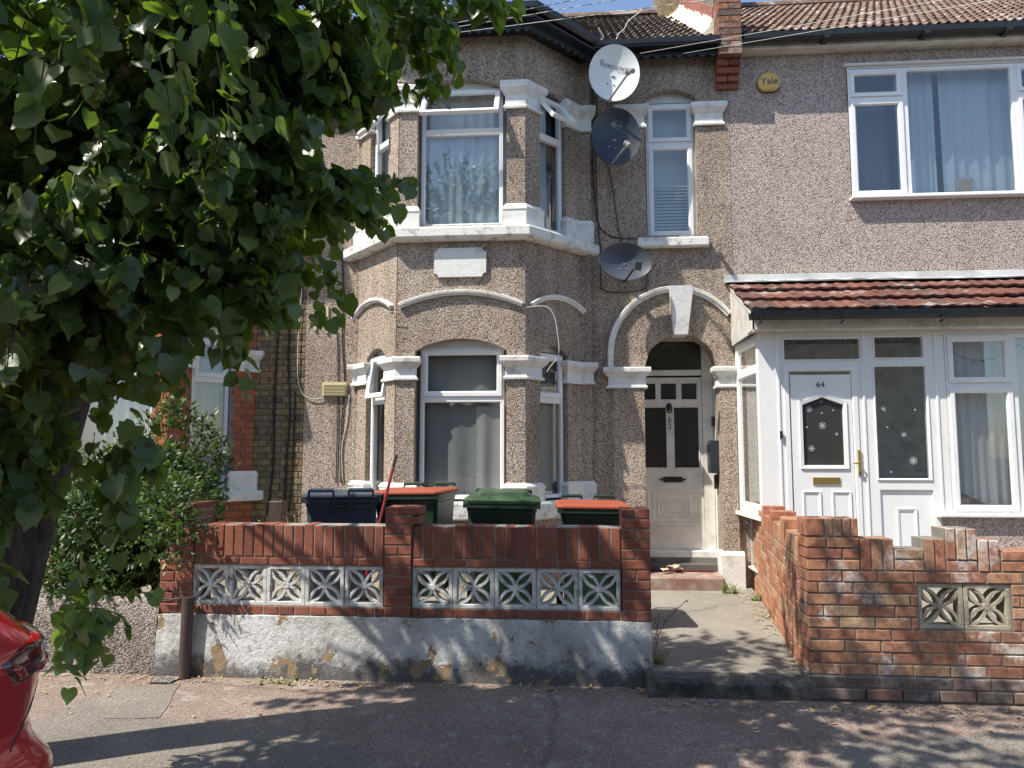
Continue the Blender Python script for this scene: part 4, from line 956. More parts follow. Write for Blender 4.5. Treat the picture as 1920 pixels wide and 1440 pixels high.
# ================================================================== NUMBER 60
DZ = .12
h60 = thing('terraced_house', (-5.4, FY, 0), 'stock brick terraced house with orange brick bay behind the tree', 'house')
D6, C6 = (-3.805, FY), (-4.47, BY); B6, A6 = (C6[0] - LF, BY), (C6[0] - LF - .67, FY); X60 = -8.3
GF, GR, GL = seg(B6, C6), seg(C6, D6), seg(A6, B6)
up = lambda L: [dict(o, z0=o['z0'] + DZ, z1=o['z1'] + DZ) for o in L]
r60 = (face_u(C6, D6, 357, 800), face_u(C6, D6, 438, 800))
oR = [dict(u0=r60[0], u1=r60[1], z0=1.27, z1=AZ(632, 8.4, 400), rise=.12), dict(u0=r60[0], u1=r60[1], z0=ZT0 + DZ, z1=ZT1 + DZ, rise=.12)]
oF = [dict(o, u0=.2, u1=LF - .2) for o in up(opF)]; oF[0]['z1'] = oR[0]['z1']; oF[0]['z0'] = 1.27
oL = [dict(o, u0=LS - r60[1], u1=LS - r60[0]) for o in oR]
for o in oF + oL: o['rise'] = .12
BKr = .014
m_ = MB()
for T, L, oo in ((GF, LF, oF), (GR, LS, oR), (GL, LS, oL)):
    Tb = T @ Matrix.Translation((0, BKr, 0)); wall_panel(Tb, 0, L, .02, EB, oo, .15, m_)
obj('bay_core', m_, 'mortar', h60, norm=False)
m_ = MB(); wall_panel(frame(D6[0], FY + BKr, 1, 0), 0, XL - D6[0] - .005, .02, EM + .1, [], .25, m_); wall_panel(frame(X60, FY + BKr, 1, 0), 0, A6[0] - X60, .02, EM + .1, [dict(u0=.5, u1=1.35, z0=.4, z1=2.6)], .25, m_)
m_.T = Matrix(); m_.box(A6[0], D6[0], FY + .05, FY + .15, 5.95, EM + .1)
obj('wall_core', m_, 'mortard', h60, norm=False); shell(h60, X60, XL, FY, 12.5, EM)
Bk = Bricks(h60, 'stock'); random.seed(21)
def vouss(B, T, o, mat, h=.22):
    a = (o['u1'] - o['u0']) / 2; r = o['rise']; R = (a * a + r * r) / (2 * r); c = ((o['u0'] + o['u1']) / 2, o['z1'] - (R - r)); t0 = math.asin(a / R) * 1.12; n = max(5, int(2 * t0 * R / .072))
    for i in range(n):
        t = -t0 + 2 * t0 * (i + .5) / n
        Tb = T @ Matrix.Translation((c[0], 0, c[1])) @ Matrix.Rotation(t, 4, 'Y'); B.add(Tb, -.031, R + .004, .062, h, .1, mat=mat)
def grown(o): return dict(o, rise=o['rise'] + .0, z1=o['z1'] + .215) 
for T, L, oo in ((GR, LS, oR), (GF, LF, oF), (GL, LS, oL)):
    brick_wall(Bk, T, 0, L, .35, EB, [grown(o) for o in oo], mat='redbrick60')
    for o in oo: vouss(Bk, T, o, 'redbrick60')
brick_wall(Bk, frame(D6[0], FY, 1, 0), 0, XL - D6[0] - .004, .35, EM, (), mat='stock'); brick_wall(Bk, frame(X60, FY, 1, 0), 0, A6[0] - X60, .35, EM, [dict(u0=.5, u1=1.35, z0=.4, z1=2.6)], mat='stock')
Bk.done(key=lambda e: 0 if (-4.5 < e[0].translation.x and 1.0 < e[0].translation.z < 3.3) else 1 + abs(e[0].translation.x + 3.5) + abs(e[0].translation.z - 2.5) * .6)
bp6 = [A6, B6, C6, D6]
z0_, z1_ = AZ(939, 8.5, 450), AZ(921, 8.5, 450)
obj('sill_band', band(bp6, [(.05, z0_ - .01), (.10, z0_), (.10, z1_ - .02), (.09, z1_)], .06, 1), 'stucco', h60)
obj('sill_band', band(bp6, [(.05, zs0 + DZ - .02), (.11, zs0 + DZ), (.12, zs1 + DZ - .02), (.11, zs1 + DZ)], .06, 1), 'stucco', h60)
for P in ([pt(GF, LF - .2), C6, pt(GR, r60[0])], [pt(GL, LS - r60[0]), B6, pt(GF, .2)], [pt(GR, r60[1]), D6, (D6[0] + .03, FY)], [(A6[0] - .03, FY), A6, pt(GL, LS - r60[1])]):
    f_ = 1
    obj('capital', band(P, cap_prof(AZ(697, 8.6, 460), AZ(657, 8.6, 460), 1.1), .05, f_), 'stucco', h60); obj('column_base', band(P, base_prof(z1_ - .005, AZ(883, 8.6, 460)), .05, f_), 'stucco', h60)
obj('hood_mould', arc_mould(GR, r60[0] - .16, r60[1] + .1, AZ(566, 8.4, 440) - .02, .13, .07), 'stucco', h60)
obj('hood_mould', arc_mould(GF, .08, LF - .08, AZ(566, 8.4, 440) - .02, .14, .07), 'stucco', h60)
for T, oo in ((GR, oR), (GF, oF), (GL, oL)):
    for o in oo:
        a, b = o['u0'] - .02, o['u1'] + .02; zt2 = o['z1'] - .02; zm_ = zt2 - .48
        window(h60, T, a, b, o['z0'] - .02, o['z1'] + .2, [(a + .05, b - .05, o['z0'] + .02, zm_, 'f'), (a + .05, b - .05, zm_, zt2, 's')], .10)
        m_ = MB(T); m_.box(a, b, .115, .15, zt2 + .01, o['z1'] + .2); obj('head_panel', m_, 'upvc', h60)
curtain(GR, r60[0], r60[0] + .42, 1.3, 2.8, .24, 'greycloth', 'spotted net curtain in the side window of the orange brick bay', 5, .02)
curtain(GF, .2, LF - .2, 1.3, 2.9, .24, 'netblue', 'spotted net curtain in the front window of the orange brick bay', 8, .02)
obj('soffit', band(bp6, [(.0, EB - .03), (.30, EB), (.30, EB + .02), (.0, EB + .06)], .06), 'black', h60); gutter(h60, bp6, .29, EB + .14, .07)
m_ = MB(); e = offset_path(bp6, .24); t_ = offset_path(bp6, -.45); m_.loft([[(x, y, EB + .17) for x, y in e], [(x, y, EB + .42) for x, y in t_]]); obj('bay_roof', m_, 'tilebr', h60)
m_ = MB(); m_.box(X60, XL - .01, FY - .3, FY + .04, EM, EM + .12); obj('fascia', m_, 'black', h60)
m_ = MB(); m_.loft([[(x, ye, ze), (x, yr, zr), (x, ye + 7.5, ze)] for x in (X60, XL - .01)]); obj('roof_slope', m_, 'tilebr', h60)
m_ = MB(); m_.box(X60 + .52, X60 + 1.33, FY + .2, FY + .25, .4, 2.6); obj('door', m_, 'bingreen', h60)
# ================================================================== GROUND
def Gp(px, py, z=.06):
    d = _f + _r * ((px - 960) / 1400) + _u * ((720 - py) / 1400); t = (z - EYE.z) / d.z; return EYE + d * t
def ground_z(y): return .02 + .0145 * (y - 2.7)
m_ = MB(); m_.f.append(tuple(m_.ring([(-300, -300, -.13), (300, -300, -.13), (300, 300, -.13), (-300, 300, -.13)]))); obj('road', m_, 'road', kind='structure')
m_ = MB(); n = 40
ra_ = m_.ring([(-40 + 80 * i / n, 2.85, ground_z(2.85)) for i in range(n + 1)]); rb_ = m_.ring([(-40 + 80 * i / n, 6.0, ground_z(6.0)) for i in range(n + 1)])
m_.quadstrip(ra_, rb_, False); obj('pavement', m_, 'pave', kind='structure', norm=False)
kb = bpy.data.objects.new('kerb', None); link(kb); kb['kind'] = 'structure'
for i in range(-9, 10):
    m_ = MB(); m_.cbox(i * .92, i * .92 + .912, 2.70, 2.846, -.14, ground_z(2.8) + .004, .012); obj('kerb_stone', m_, 'concrete', kb)
def sheet(pts, dz, name, mat):
    m_ = MB(); m_.f.append(tuple(m_.ring([(p.x, p.y, ground_z(p.y) + dz) for p in pts]))); return obj(name, m_, mat, kind='structure', norm=False)
def ragged(px_pts, n=5, a=5):
    out = []
    for (x0, y0), (x1, y1) in zip(px_pts, px_pts[1:] + px_pts[:1]):
        for k in range(n): t = k / n; out.append(Gp(x0 + (x1 - x0) * t + random.uniform(-a, a) * .6, y0 + (y1 - y0) * t + random.uniform(-a, a) * .25))
    return out
random.seed(4)
sheet(ragged([(236, 1290), (340, 1281), (300, 1342), (60, 1350), (110, 1330)]), .004, 'asphalt_patch', 'patch')
sheet(ragged([(-300, 1352), (292, 1345), (620, 1372), (720, 1440), (700, 1560), (-300, 1560)], 9), .0045, 'asphalt_patch', 'patch')
sheet(ragged([(1560, 1395), (1930, 1370), (2100, 1460), (2000, 1560), (1500, 1560)], 7), .004, 'asphalt_patch', 'patch')
# drain cover by the wall
p0 = Gp(313, 1276); dcv = thing('drain_cover', (p0.x, p0.y, ground_z(p0.y)), 'small square metal drain cover in the pavement beside the brown pipe', 'drain cover')
m_ = MB(); m_.box(p0.x - .09, p0.x + .07, p0.y - .08, p0.y + .06, ground_z(p0.y), ground_z(p0.y) + .008); obj('cover_frame', m_, 'blackm', dcv)
for i in range(5): m_ = MB(); m_.box(p0.x - .08 + i * .03, p0.x - .062 + i * .03, p0.y - .07, p0.y + .05, ground_z(p0.y) + .008, ground_z(p0.y) + .012); obj('grate_bar', m_, 'galv', dcv)
# garden ground
m_ = MB(); m_.loft([[(-3.25, 5.60, -.1), (.50, 5.60, -.1), (.56, FY + .1, -.1), (-3.25, FY + .1, -.1)], [(-3.25, 5.60, .28), (.50, 5.60, .22), (.56, FY + .1, .24), (-3.25, FY + .1, .30)]]); obj('garden_ground', m_, 'soil', kind='structure')
m_ = MB(); m_.box(-8.6, -3.26, 5.75, FY + .1, -.1, .30); obj('garden_ground', m_, 'soil', kind='structure')
m_ = MB(); m_.loft([[(1.72, 5.5, -.1), (7.2, 5.5, -.1), (7.2, FY, -.1), (2.02, FY, -.1)], [(1.72, 5.5, .42), (7.2, 5.5, .42), (7.2, FY, .45), (2.02, FY, .45)]]); obj('garden_ground', m_, 'soil', kind='structure')
# path of number 62
m_ = MB(); nx, ny = 8, 24; rows = []
random.seed(2)
for j in range(ny + 1):
    t = j / ny; y = 5.40 + (FY - .0 - 5.40) * t; xa_ = .54 + .0 * t; xb_ = 1.62 + .36 * t
    rows.append(m_.ring([(xa_ + (xb_ - xa_) * i / nx, y, .175 + .03 * t + .006 * noise.noise(Vector((i * .7, j * .5, 3)))) for i in range(nx + 1)]))
for a, b in zip(rows, rows[1:]): m_.quadstrip(a, b, False)
obj('front_path', m_, 'pathm', kind='structure', norm=False, smooth=True)
ks = bpy.data.objects.new('path_kerb', None); link(ks); ks['kind'] = 'structure'
for a, b in ((AX(1214, 5.27, 1290), AX(1428, 5.27, 1290)), (AX(1430, 5.25, 1290), AX(1538, 5.25, 1290))):
    mb_ = MB(); n = 10; random.seed(int(b * 10)); R_ = []
    for i in range(n + 1):
        x = a + (b - a) * i / n; q = lambda: random.uniform(-.008, .008)
        R_.append([(x, 5.44, .0), (x, 5.44, .178), (x, 5.29 + q(), .176 + q()), (x, 5.255 + q(), .150 + q()), (x, 5.25 + q(), .08), (x, 5.245 + q(), .0)])
    mb_.loft(R_); obj('kerb_stone', mb_, 'sooty', ks)

# ================================================================== FRONT WALL OF 62
WY = 5.5
def wx(px, py=1000): return AX(px, WY, py)
def wz(py, px=1000): return AZ(py, WY, px)
w62 = thing('garden_wall', (-1.15, WY, 0), 'dark red brick garden wall with white screen blocks on a peeling white base', 'wall')
B = Bricks(w62, 'redbrick', limit=300); I = Matrix.Translation((0, WY, 0)); jt = .011
zT, zS, zB1, zB0, zR = 1.160, .918, .858, .566, .500
xLp, xL0, xMp0, xMp1, xR0, xR1 = wx(303), wx(366), wx(721), wx(773), wx(1164), wx(1220)
random.seed(31)
def soldiers(x0, x1, n):
    p = (x1 - x0) / n
    for i in range(n): B.add(I, x0 + i * p + jt / 2, zS + .005 + random.uniform(-.003, .003), p - jt, zT - zS - .012 + random.uniform(-.003, .004), .205)
def courses(x0, x1, z0, z1, n, pat, d=.205, y=0, mat=None):
    h = (z1 - z0) / n
    for r in range(n):
        fr = pat[r % len(pat)]; x = x0
        for a, b in zip(fr, fr[1:]): B.add(I, x0 + (x1 - x0) * a + jt / 2, z0 + r * h + jt / 2, (x1 - x0) * (b - a) - jt, h - jt, d, y=y, mat=mat)
soldiers(xL0, xMp0, 19); soldiers(xMp1 + .0, xR0, 20)
def run(x0, x1, z0, z1, L, off=0):
    x = x0 - off
    while x < x1 - .01:
        a, b = max(x, x0), min(x + L, x1); B.add(I, a + jt / 2, z0 + jt / 2, b - a - jt, z1 - z0 - jt, .205); x += L
run(xL0, xMp0, zB1 + .002, zS + .003, .226, .1); run(xMp1, xR0, zB1 + .002, zS + .003, .226, .06)
run(xL0 - .03, xMp0, zR, zB0, .120, .03); run(xMp1, xR0, zR, zB0, .120, .05)
# piers
courses(xMp0, xMp1, zR, zT + .003, 9, [[0, .5, 1], [0, 1]], .30, -.012)
courses(xMp0 + .002, xMp1 + .055, zT + .004, wz(950, 750), 2, [[0, 1], [0, .45, 1]], .28, -.012)
courses(xR0, xR1, zR, wz(954, 1190), 11, [[0, .5, 1], [0, 1]], .30, -.012)
courses(xLp, xL0, zR - .0, zB1 + .03, 5, [[0, .6, 1], [0, .45, 1]], .30, -.008)
courses(xLp + .06, xL0, zB1 + .031, wz(942, 330), 7, [[0, .6, 1], [0, .4, 1]], .33, -.006)
B.done()
m_ = MB(I)
g = .007
m_.box(xL0, xMp0, g, .195, zR, zB0 + .001); m_.box(xMp1, xR0, g, .195, zR, zB0 + .001)
m_.box(xL0, xMp0, g, .195, zB1 + .001, zT - .006); m_.box(xMp1, xR0, g, .195, zB1 + .001, zT - .006)
m_.box(xMp0 + g, xMp1 - g, -.004, .27, zR, wz(952, 750)); m_.box(xR0 + g, xR1 - g, -.004, .27, zR, wz(956, 1190)); m_.box(xLp + .06 + g, xL0 - g, .002, .30, zR, wz(945, 330)); m_.box(xLp + g, xLp + .1, .002, .28, zR, zB1 + .03)
obj('mortar_core', m_, 'mortar', w62)
def block_geo(s, mat, fr=.028, dep=.085):
    b = MB(); k = [0]
    def eps(): k[0] += 1; return k[0] * .0005
    b.cbox(0, s, 0, dep, 0, fr, .003); b.cbox(0, s, 0, dep, s - fr, s, .003); b.cbox(0, fr, .0, dep, fr, s - fr, .003); b.cbox(s - fr, s, .0, dep, fr, s - fr, .003)
    c = s / 2; L = (s / 2 - fr) * 1.02
    for sx, sz in ((1, 1), (1, -1), (-1, 1), (-1, -1)):
        for sd in (1, -1):
            e = .006 + eps(); R_ = []; n = 7
            for i in range(n + 1):
                t = i / n; u_ = t * L * 1.414; q = sd * .031 * sin(pi * min(t * .96 + .02, 1)) 
                du = L * 1.414; dq = sd * .031 * pi * cos(pi * t); l = sqrt(du * du + dq * dq)
                def P(u, v): 
                    x = (u - v) / 1.414; z = (u + v) / 1.414; return (c + sx * x, c + sz * z)
                w = .0100; nx_, nv = -dq / l * w, du / l * w
                p1, p2 = P(u_ + nx_, q + nv), P(u_ - nx_, q - nv)
                R_.append([(p1[0], e, p1[1]), (p2[0], e, p2[1]), (p2[0], dep - e, p2[1]), (p1[0], dep - e, p1[1])])
            b.loft(R_)
    b.lathe([(.026, dep - .012), (.026, .012), (.022, .0035)], 12, c, c)
    return mesh_of(b, 'screen_block', mat)
sblk = block_geo(1.0 * .298, 'block')
for x0, x1 in ((wx(356, 1100), xMp0 - .004), (xMp1 + .001, xR0 - .002)):
    for i in range(5):
        p = (x1 - x0) / 5; inst('screen_block', sblk, w62, Matrix.Translation((x0 + i * p, WY + .012 + random.uniform(-.004, .004), zB0 + .001)) @ Matrix.Diagonal(((p - .004) / .298, 1, (zB1 - zB0 - .002) / .298, 1)))
# rendered base, slightly battered and broken at the right end
m_ = MB(); random.seed(12); n = 60; R_ = []
xa_, xb_ = wx(300, 1160), wx(1221, 1160)
for i in range(n + 1):
    x = xa_ + (xb_ - xa_) * i / n; nn = lambda z: .010 * noise.noise(Vector((x * 3, z * 3, 1))) + .004 * noise.noise(Vector((x * 14, z * 9, 4)))
    R_.append([(x, WY + .25, -.05), (x, WY + .25, zR - .004)] + [(x, WY - .03 - .035 * (1 - z / zR) + nn(z), z) for z in (zR - .004 + .006 * noise.noise(Vector((x * 5, 0, 9))), .44, .36, .28, .20, .12, .06, -.05)])
m_.loft(R_); obj('rendered_base', m_, 'render', w62, smooth='auto')
# ---- wall of number 60 (pebbledash) with cracked stub
w60 = thing('garden_wall', (-5, WY, 0), 'low grey pebbledash garden wall below the privet bush', 'wall')
m_ = MB(); R_ = []
for i in range(61):
    x = -8.4 + (xa_ - .004 + 8.4) * i / 60; zt = .60 + .02 * noise.noise(Vector((x * 3, 0, 0))) + (.02 if x > -3.3 else 0)
    R_.append([(x, WY + .26, -.05), (x, WY + .26, zt), (x, WY + .04, zt + .01), (x, WY + .0, zt - .02)] + [(x, WY - .02 - .03 * (1 - z) + .008 * noise.noise(Vector((x * 4, z * 4, 2))), z) for z in (.45, .3, .15, -.05)])
m_.loft(R_); obj('pebbledash_wall', m_, 'pebwall', w60, smooth='auto')
# leaning stub of brown pipe
m_ = MB(); a, b = at(353, 1120, WY - .07), at(345, 1266, WY - .10); b.z = .04
m_.tube([tuple(b), tuple(a)], .043, 14); pb = obj('pipe_stub', m_, 'pipebr', None, 'short brown pipe standing against the wall between white render and pebbledash', 'pipe', smooth='auto')
m_ = MB(); P_ = [at(x, y, WY - .035) for x, y in ((303, 1122), (320, 1124), (338, 1122), (346, 1128))]; m_.tube([tuple(q) for q in P_], .008, 6); obj('cable', m_, 'wire', None, 'short black cable end on top of the cracked wall by the brown pipe', 'cable')

# ================================================================== FRONT WALL OF 64
VY = 5.28
w64 = thing('garden_wall', (3.2, VY, 0), 'orange mixed brick garden wall with stepped soldier top and two bare screen blocks', 'wall')
B = Bricks(w64, 'multi', limit=240); I = Matrix.Translation((0, VY, 0)); random.seed(77)
def vx(zx, zy=300): return AX(1180 + zx / 2.595, VY, 940 + zy / 2.595)
def vz(zy, zx=1300): return AZ(940 + zy / 2.595, VY, 1180 + zx / 2.595)
X0 = vx(862, 300); Zk = [vz(340)]; ncr = 10; zb = vz(852); ch = (Zk[0] - zb) / 9
def vb(a, b, z0, z1, mat='multi', d=.2): B.add(I, a + jt / 2, z0 + jt / 2, b - a - jt, z1 - z0 - jt, d, mat=mat)
bz0, bz1 = Zk[0] - 5 * ch, Zk[0] - ch
bx0, bx1 = vx(1406, 500), vx(1862, 500)
for r in range(9):
    z1 = Zk[0] - r * ch; z0 = z1 - ch; x = X0 - .13 * (r % 2) - (.03 if r % 3 else 0)
    while x < 6.0:
        a, b = max(x, X0), x + .232
        if z0 < bz1 - .01 and z1 > bz0 + .01: pieces = [(a, min(b, bx0)), (max(a, bx1), b)]
        else: pieces = [(a, b)]
        for a, b in pieces:
            if b - a > .03: vb(a, b, z0, z1)
        x += .232
# stepped top
zt0 = Zk[0]; cc3 = [zt0, zt0 + ch * .98, zt0 + 2 * ch * .98, zt0 + 3 * ch * .98]
xs_ = [X0, vx(963), vx(1124), vx(1292), vx(1438), vx(1542), vx(1698), vx(1810)]
for r in range(3):
    brks = [xs_[0], xs_[1], xs_[2]] if r != 1 else [xs_[0], xs_[0] + (xs_[2] - xs_[0]) * .68, xs_[2]]
    for a, b in zip(brks, brks[1:]): vb(a, b, cc3[r], cc3[r + 1])
ztop64 = vz(80, 1000)
for i in range(5):
    wds = [0, .36, .53, .70, .86, 1]; vb(xs_[0] + (xs_[2] - xs_[0]) * wds[i], xs_[0] + (xs_[2] - xs_[0]) * wds[i + 1], cc3[3], ztop64)
def sol(a, b, n, z0, z1):
    for i in range(n): vb(a + (b - a) * i / n, a + (b - a) * (i + 1) / n, z0, z1)
sol(xs_[2], xs_[3], 3, zt0, vz(180, 1200)); 
vb(xs_[3], xs_[4], zt0, vz(284, 1360)); vb(xs_[3], xs_[4], vz(284, 1360), vz(230, 1360))
sol(xs_[4], xs_[5], 2, zt0, vz(180, 1490)); vb(xs_[5], xs_[6], zt0, vz(288, 1620)); sol(xs_[5], xs_[6], 3, vz(288, 1620), vz(131, 1620))
sol(xs_[6], xs_[7], 2, zt0, vz(187, 1750))
x = xs_[7]
for k in range(14):
    if k % 3 == 2: sol(x, x + .15, 2, zt0, zt0 + .215); x += .15; continue
    vb(x, x + .225, zt0, zt0 + .072); vb(x, x + .225, zt0 + .072, zt0 + .145); x += .225
for r in range(2):      # sooty plinth courses, a little proud
    z1 = zb - r * ch; x = X0 - .02 - .1 * r
    while x < 6: B.add(I, max(x, X0 - .02) + jt / 2, z1 - ch + jt / 2, .232 - jt, ch - jt, .22, y=-.018 - .012 * r, mat='plinthb'); x += .232
B.done(key=lambda e: e[0].translation.x)
m_ = MB(I); g = .006
m_.box(X0 + .02, 6, g, .19, -.05, bz0 + .002); m_.box(X0 + .02, bx0 + .003, g, .19, bz0 + .002, bz1 - .001); m_.box(bx1 - .003, 6, g, .19, bz0 + .002, bz1 - .001); m_.box(X0 + .02, 6, g, .19, bz1 - .001, zt0 + .002)
for a, b, z in ((xs_[0] + .02, xs_[2] - .004, ztop64 - .008), (xs_[2], xs_[3] - .004, vz(184, 1200)), (xs_[3], xs_[4], vz(234, 1360)), (xs_[4], xs_[5], vz(184, 1490)), (xs_[5], xs_[6] - .004, vz(135, 1620)), (xs_[6], xs_[7] - .004, vz(191, 1750)), (xs_[7], 6, zt0 + .13)): m_.box(a, b, g + .001, .188, zt0 + .002, z)
m_.box(X0 - .015, 6, -.012, .0, -.05, zb - .004); obj('mortar_core', m_, 'mortard', w64)
sb2 = block_geo(.298, 'blockc')
for i in range(2):
    p = (bx1 - bx0) / 2; inst('screen_block', sb2, w64, Matrix.Translation((bx0 + i * p + .002, VY + .012, bz0 + .004)) @ Matrix.Diagonal(((p - .006) / .298, 1, (bz1 - bz0 - .008) / .298, 1)))
# side wall along the path
w64s = thing('garden_wall', (1.75, 6.9, 0), 'long orange brick side wall running along the path to the porch', 'wall')
B = Bricks(w64s, 'multis', limit=300); S0, S1 = (2.00, FY - .06), (X0 + .0, VY + .20); TS = seg(S0, S1); LSs = seglen(S0, S1)
zfar = AZ(975, 8.4, 1400); znear = zt0 + .02
# frame runs from the house towards the street so that its outside faces the path
ztopS = zt0 + .0
z = .12; r = 0
while z < ztopS - .02:
    x = -.11 * (r % 2)
    while x < LSs:
        a, b = max(x, 0), min(x + .232, LSs)
        B.add(TS, a + jt / 2, z + jt / 2, b - a - jt, ch - jt, .2, mat='multis'); x += .232
    z += ch; r += 1
zt_s = z
q = [(0.35, .5, 1), (.5, .95, 0), (.95, 1.15, 2), (1.15, 1.6, 0), (1.6, 1.85, 2), (1.85, 2.3, 0), (2.3, 2.6, 2), (2.6, LSs, 0)]
for a, b, k in q:
    n = max(1, round((b - a) / .076))
    for i in range(n): B.add(TS, a + (b - a) * i / n + jt / 2, zt_s + jt / 2, (b - a) / n - jt, (.215 if k else .14) , .2, mat='multis')
for i in range(2): B.add(TS, .0 + i * .17, zt_s + .005, .165, .065, .2, mat='multis')
B.done()
m_ = MB(TS); m_.box(0, LSs, .006, .19, -.05, zt_s + .12); obj('mortar_core', m_, 'mortard', w64s)

# ================================================================== BINS
def bin_geo(root, body, lid, back=False, dome=False):
    W, D, H = .285, .33, .98
    m_ = MB(); R_ = []
    for z, k in ((.06, .80), (.12, .82), (.5, .90), (.86, .975), (.87, 1.0), (.93, 1.0)):
        w, d = W * k, D * k; c = .03; R_.append([(-w + c, -d, z), (w - c, -d, z), (w, -d + c, z), (w, d - c, z), (w - c, d, z), (-w + c, d, z), (-w, d - c, z), (-w, -d + c, z)])
    m_.loft(R_); obj('body', m_, body, root)
    for i in range(7):      # moulded ribs on the faces
        x = -.18 + .06 * i; r = MB(); r.loft([[(x * .82 - .006, -.272, .14), (x * .82 + .006, -.272, .14), (x * .82 + .006, -.262, .14), (x * .82 - .006, -.262, .14)], [(x - .006, -.328, .84), (x + .006, -.328, .84), (x + .006, -.318, .84), (x - .006, -.318, .84)]]); 
        if back: obj('rib', r, body, root)
    for s in (-1, 1):       # rim ears and skirts
        r = MB(); r.box(s * .295 - .02, s * .295 + .02, -.36, .30, .88, .93) if False else None
    r = MB(); r.rsweep(-W - .028, W + .028, -D - .03, D + .028, [(0, 0), (.04, 0), (.04, .035), (0, .035)]); r.v = [Vector((v.x, v.z, v.y + .895)) for v in r.v]; obj('rim', r, body, root)
    L_ = MB(); w, d = W + .03, D + .035
    def rr(w, d, z, y0=0): c = .045; return [(-w + c, -d + y0, z), (w - c, -d + y0, z), (w, -d + c + y0, z), (w, d - c + y0, z), (w - c, d + y0, z), (-w + c, d + y0, z), (-w, d - c + y0, z), (-w, -d + c + y0, z)]
    if dome: L_.loft([rr(w, d, .932), rr(w + .004, d + .004, .955), rr(w - .03, d - .03, .97), rr(w - .09, d - .1, .985), rr(w - .10, d - .11, 1.015), rr(w - .12, d - .13, 1.025)])
    else: L_.loft([rr(w, d, .932), rr(w + .006, d + .006, .942), rr(w + .004, d + .004, .956), rr(w - .02, d - .02, .968), rr(w - .06, d - .06, .960)])
    ld = obj('lid', L_, lid, root)
    if dome:
        for x in (-.12, .12): r = MB(); r.tube([(x, -.36, .95), (x, -.3, .985), (x, .3, .99)], .008, 6); obj('lid_rib', r, lid, ld)
    hb = MB()
    for x0, x1 in ((-.25, -.06), (.06, .25)):
        hb.tube([(x0, .42, 1.0), (x1, .42, 1.0)], .017, 10)
        for x in (x0, x1): hb.loft([[(x - .008, .33, .90), (x + .008, .33, .90), (x + .008, .44, 1.0), (x - .008, .44, 1.0)], [(x - .008, .33, .80), (x + .008, .33, .80), (x + .008, .42, .965), (x - .008, .42, .965)]])
    obj('handle', hb, body, root)
    for x in (-.27, .27):
        wl = MB(Matrix.Translation((x, .27, .10)) @ RZ(pi / 2)); wl.lathe([(.04, -.03), (.10, -.028), (.10, .028), (.04, .03)], 18); obj('wheel', wl, 'tyre', root)
def bin_thing(x, y, z, a, body, lid, label, back=False, dome=False, tilt=0, s=1):
    root = bpy.data.objects.new('wheelie_bin', None); COL.objects.link(root); WM[root.name] = Matrix()
    bin_geo(root, body, lid, back, dome)
    Mw = Matrix.Translation((x, y, z)) @ RZ(radians(a)) @ Matrix.Rotation(radians(tilt), 4, 'Y') @ Matrix.Diagonal((s, s, s, 1)); root.matrix_world = Mw; WM[root.name] = Mw
    return tag(root, label, 'wheelie bin', 'wheelie bins behind the front wall')
random.seed(6)
bx = lambda px, Y: AX(px, Y, 940)
bin_thing(bx(645, 6.55), 6.55, .345, 194, 'binblue', 'binblue', 'dark blue grey wheelie bin turned with its handles to the street', True, s=1.04)
bin_thing(bx(784, 6.75), 6.75, .40, -5, 'bingreen', 'lidor', 'dark green wheelie bin with scuffed orange lid behind the middle brick pier', tilt=-1, s=1.0)
bin_thing(bx(939, 6.55), 6.55, .325, 4, 'bingreen', 'lidgr', 'dark green wheelie bin with domed green lid', dome=True, tilt=1, s=1.02)
bin_thing(bx(1106, 6.7), 6.7, .31, 3, 'bingreen', 'lidor', 'dark green wheelie bin with bright orange lid beside the right brick pier', tilt=.8, s=.98)
m_ = MB(); a, b = at(704, 1010, 5.95), at(743, 853, 6.15); c_ = a + (b - a) * .86
a2 = a + (a - b) * 1.2
m_.tube([tuple(a2), tuple(c_)], .0125, 10); br = thing('broom', (a2.x, a2.y, .28), 'red broom handle with black tip leaning against the bins', 'broom'); obj('handle', m_, 'redpole', br, smooth='auto')
m_ = MB(); m_.tube([tuple(c_), tuple(b)], .0135, 10); obj('hanging_tip', m_, 'blackm', br, smooth='auto')
mid = a + (b - a) * .5; m_ = MB(); m_.tube([tuple(mid - (b - a) * .02), tuple(mid + (b - a) * .02)], .018, 10); obj('collar', m_, 'redpole', br)
m_ = MB(); m_.box(a2.x - .14, a2.x + .14, a2.y - .03, a2.y + .03, .30, .38); obj('broom_head', m_, 'blackm', br)
# brown box and ochre thing behind the wall
q = at(516, 950, 8.3); m_ = MB(); m_.cbox(q.x - .075, q.x + .075, 8.3, 8.45, .3, q.z + .06, .006); obj('meter_box', m_, 'pipebr', None, 'brown meter box at the foot of the stock brick wall', 'meter box')
q = at(712, 1080, 5.95); m_ = MB(); m_.loft([[(q.x - .06, 5.95, .3), (q.x + .04, 5.95, .3), (q.x + .04, 6.03, .3), (q.x - .06, 6.03, .3)], [(q.x + .02, 5.95, .84), (q.x + .06, 5.95, .83), (q.x + .06, 5.99, .83), (q.x + .02, 5.99, .84)]]); obj('scoop', m_, 'ochre', None, 'ochre plastic tool seen through the last left screen block', 'garden tool')
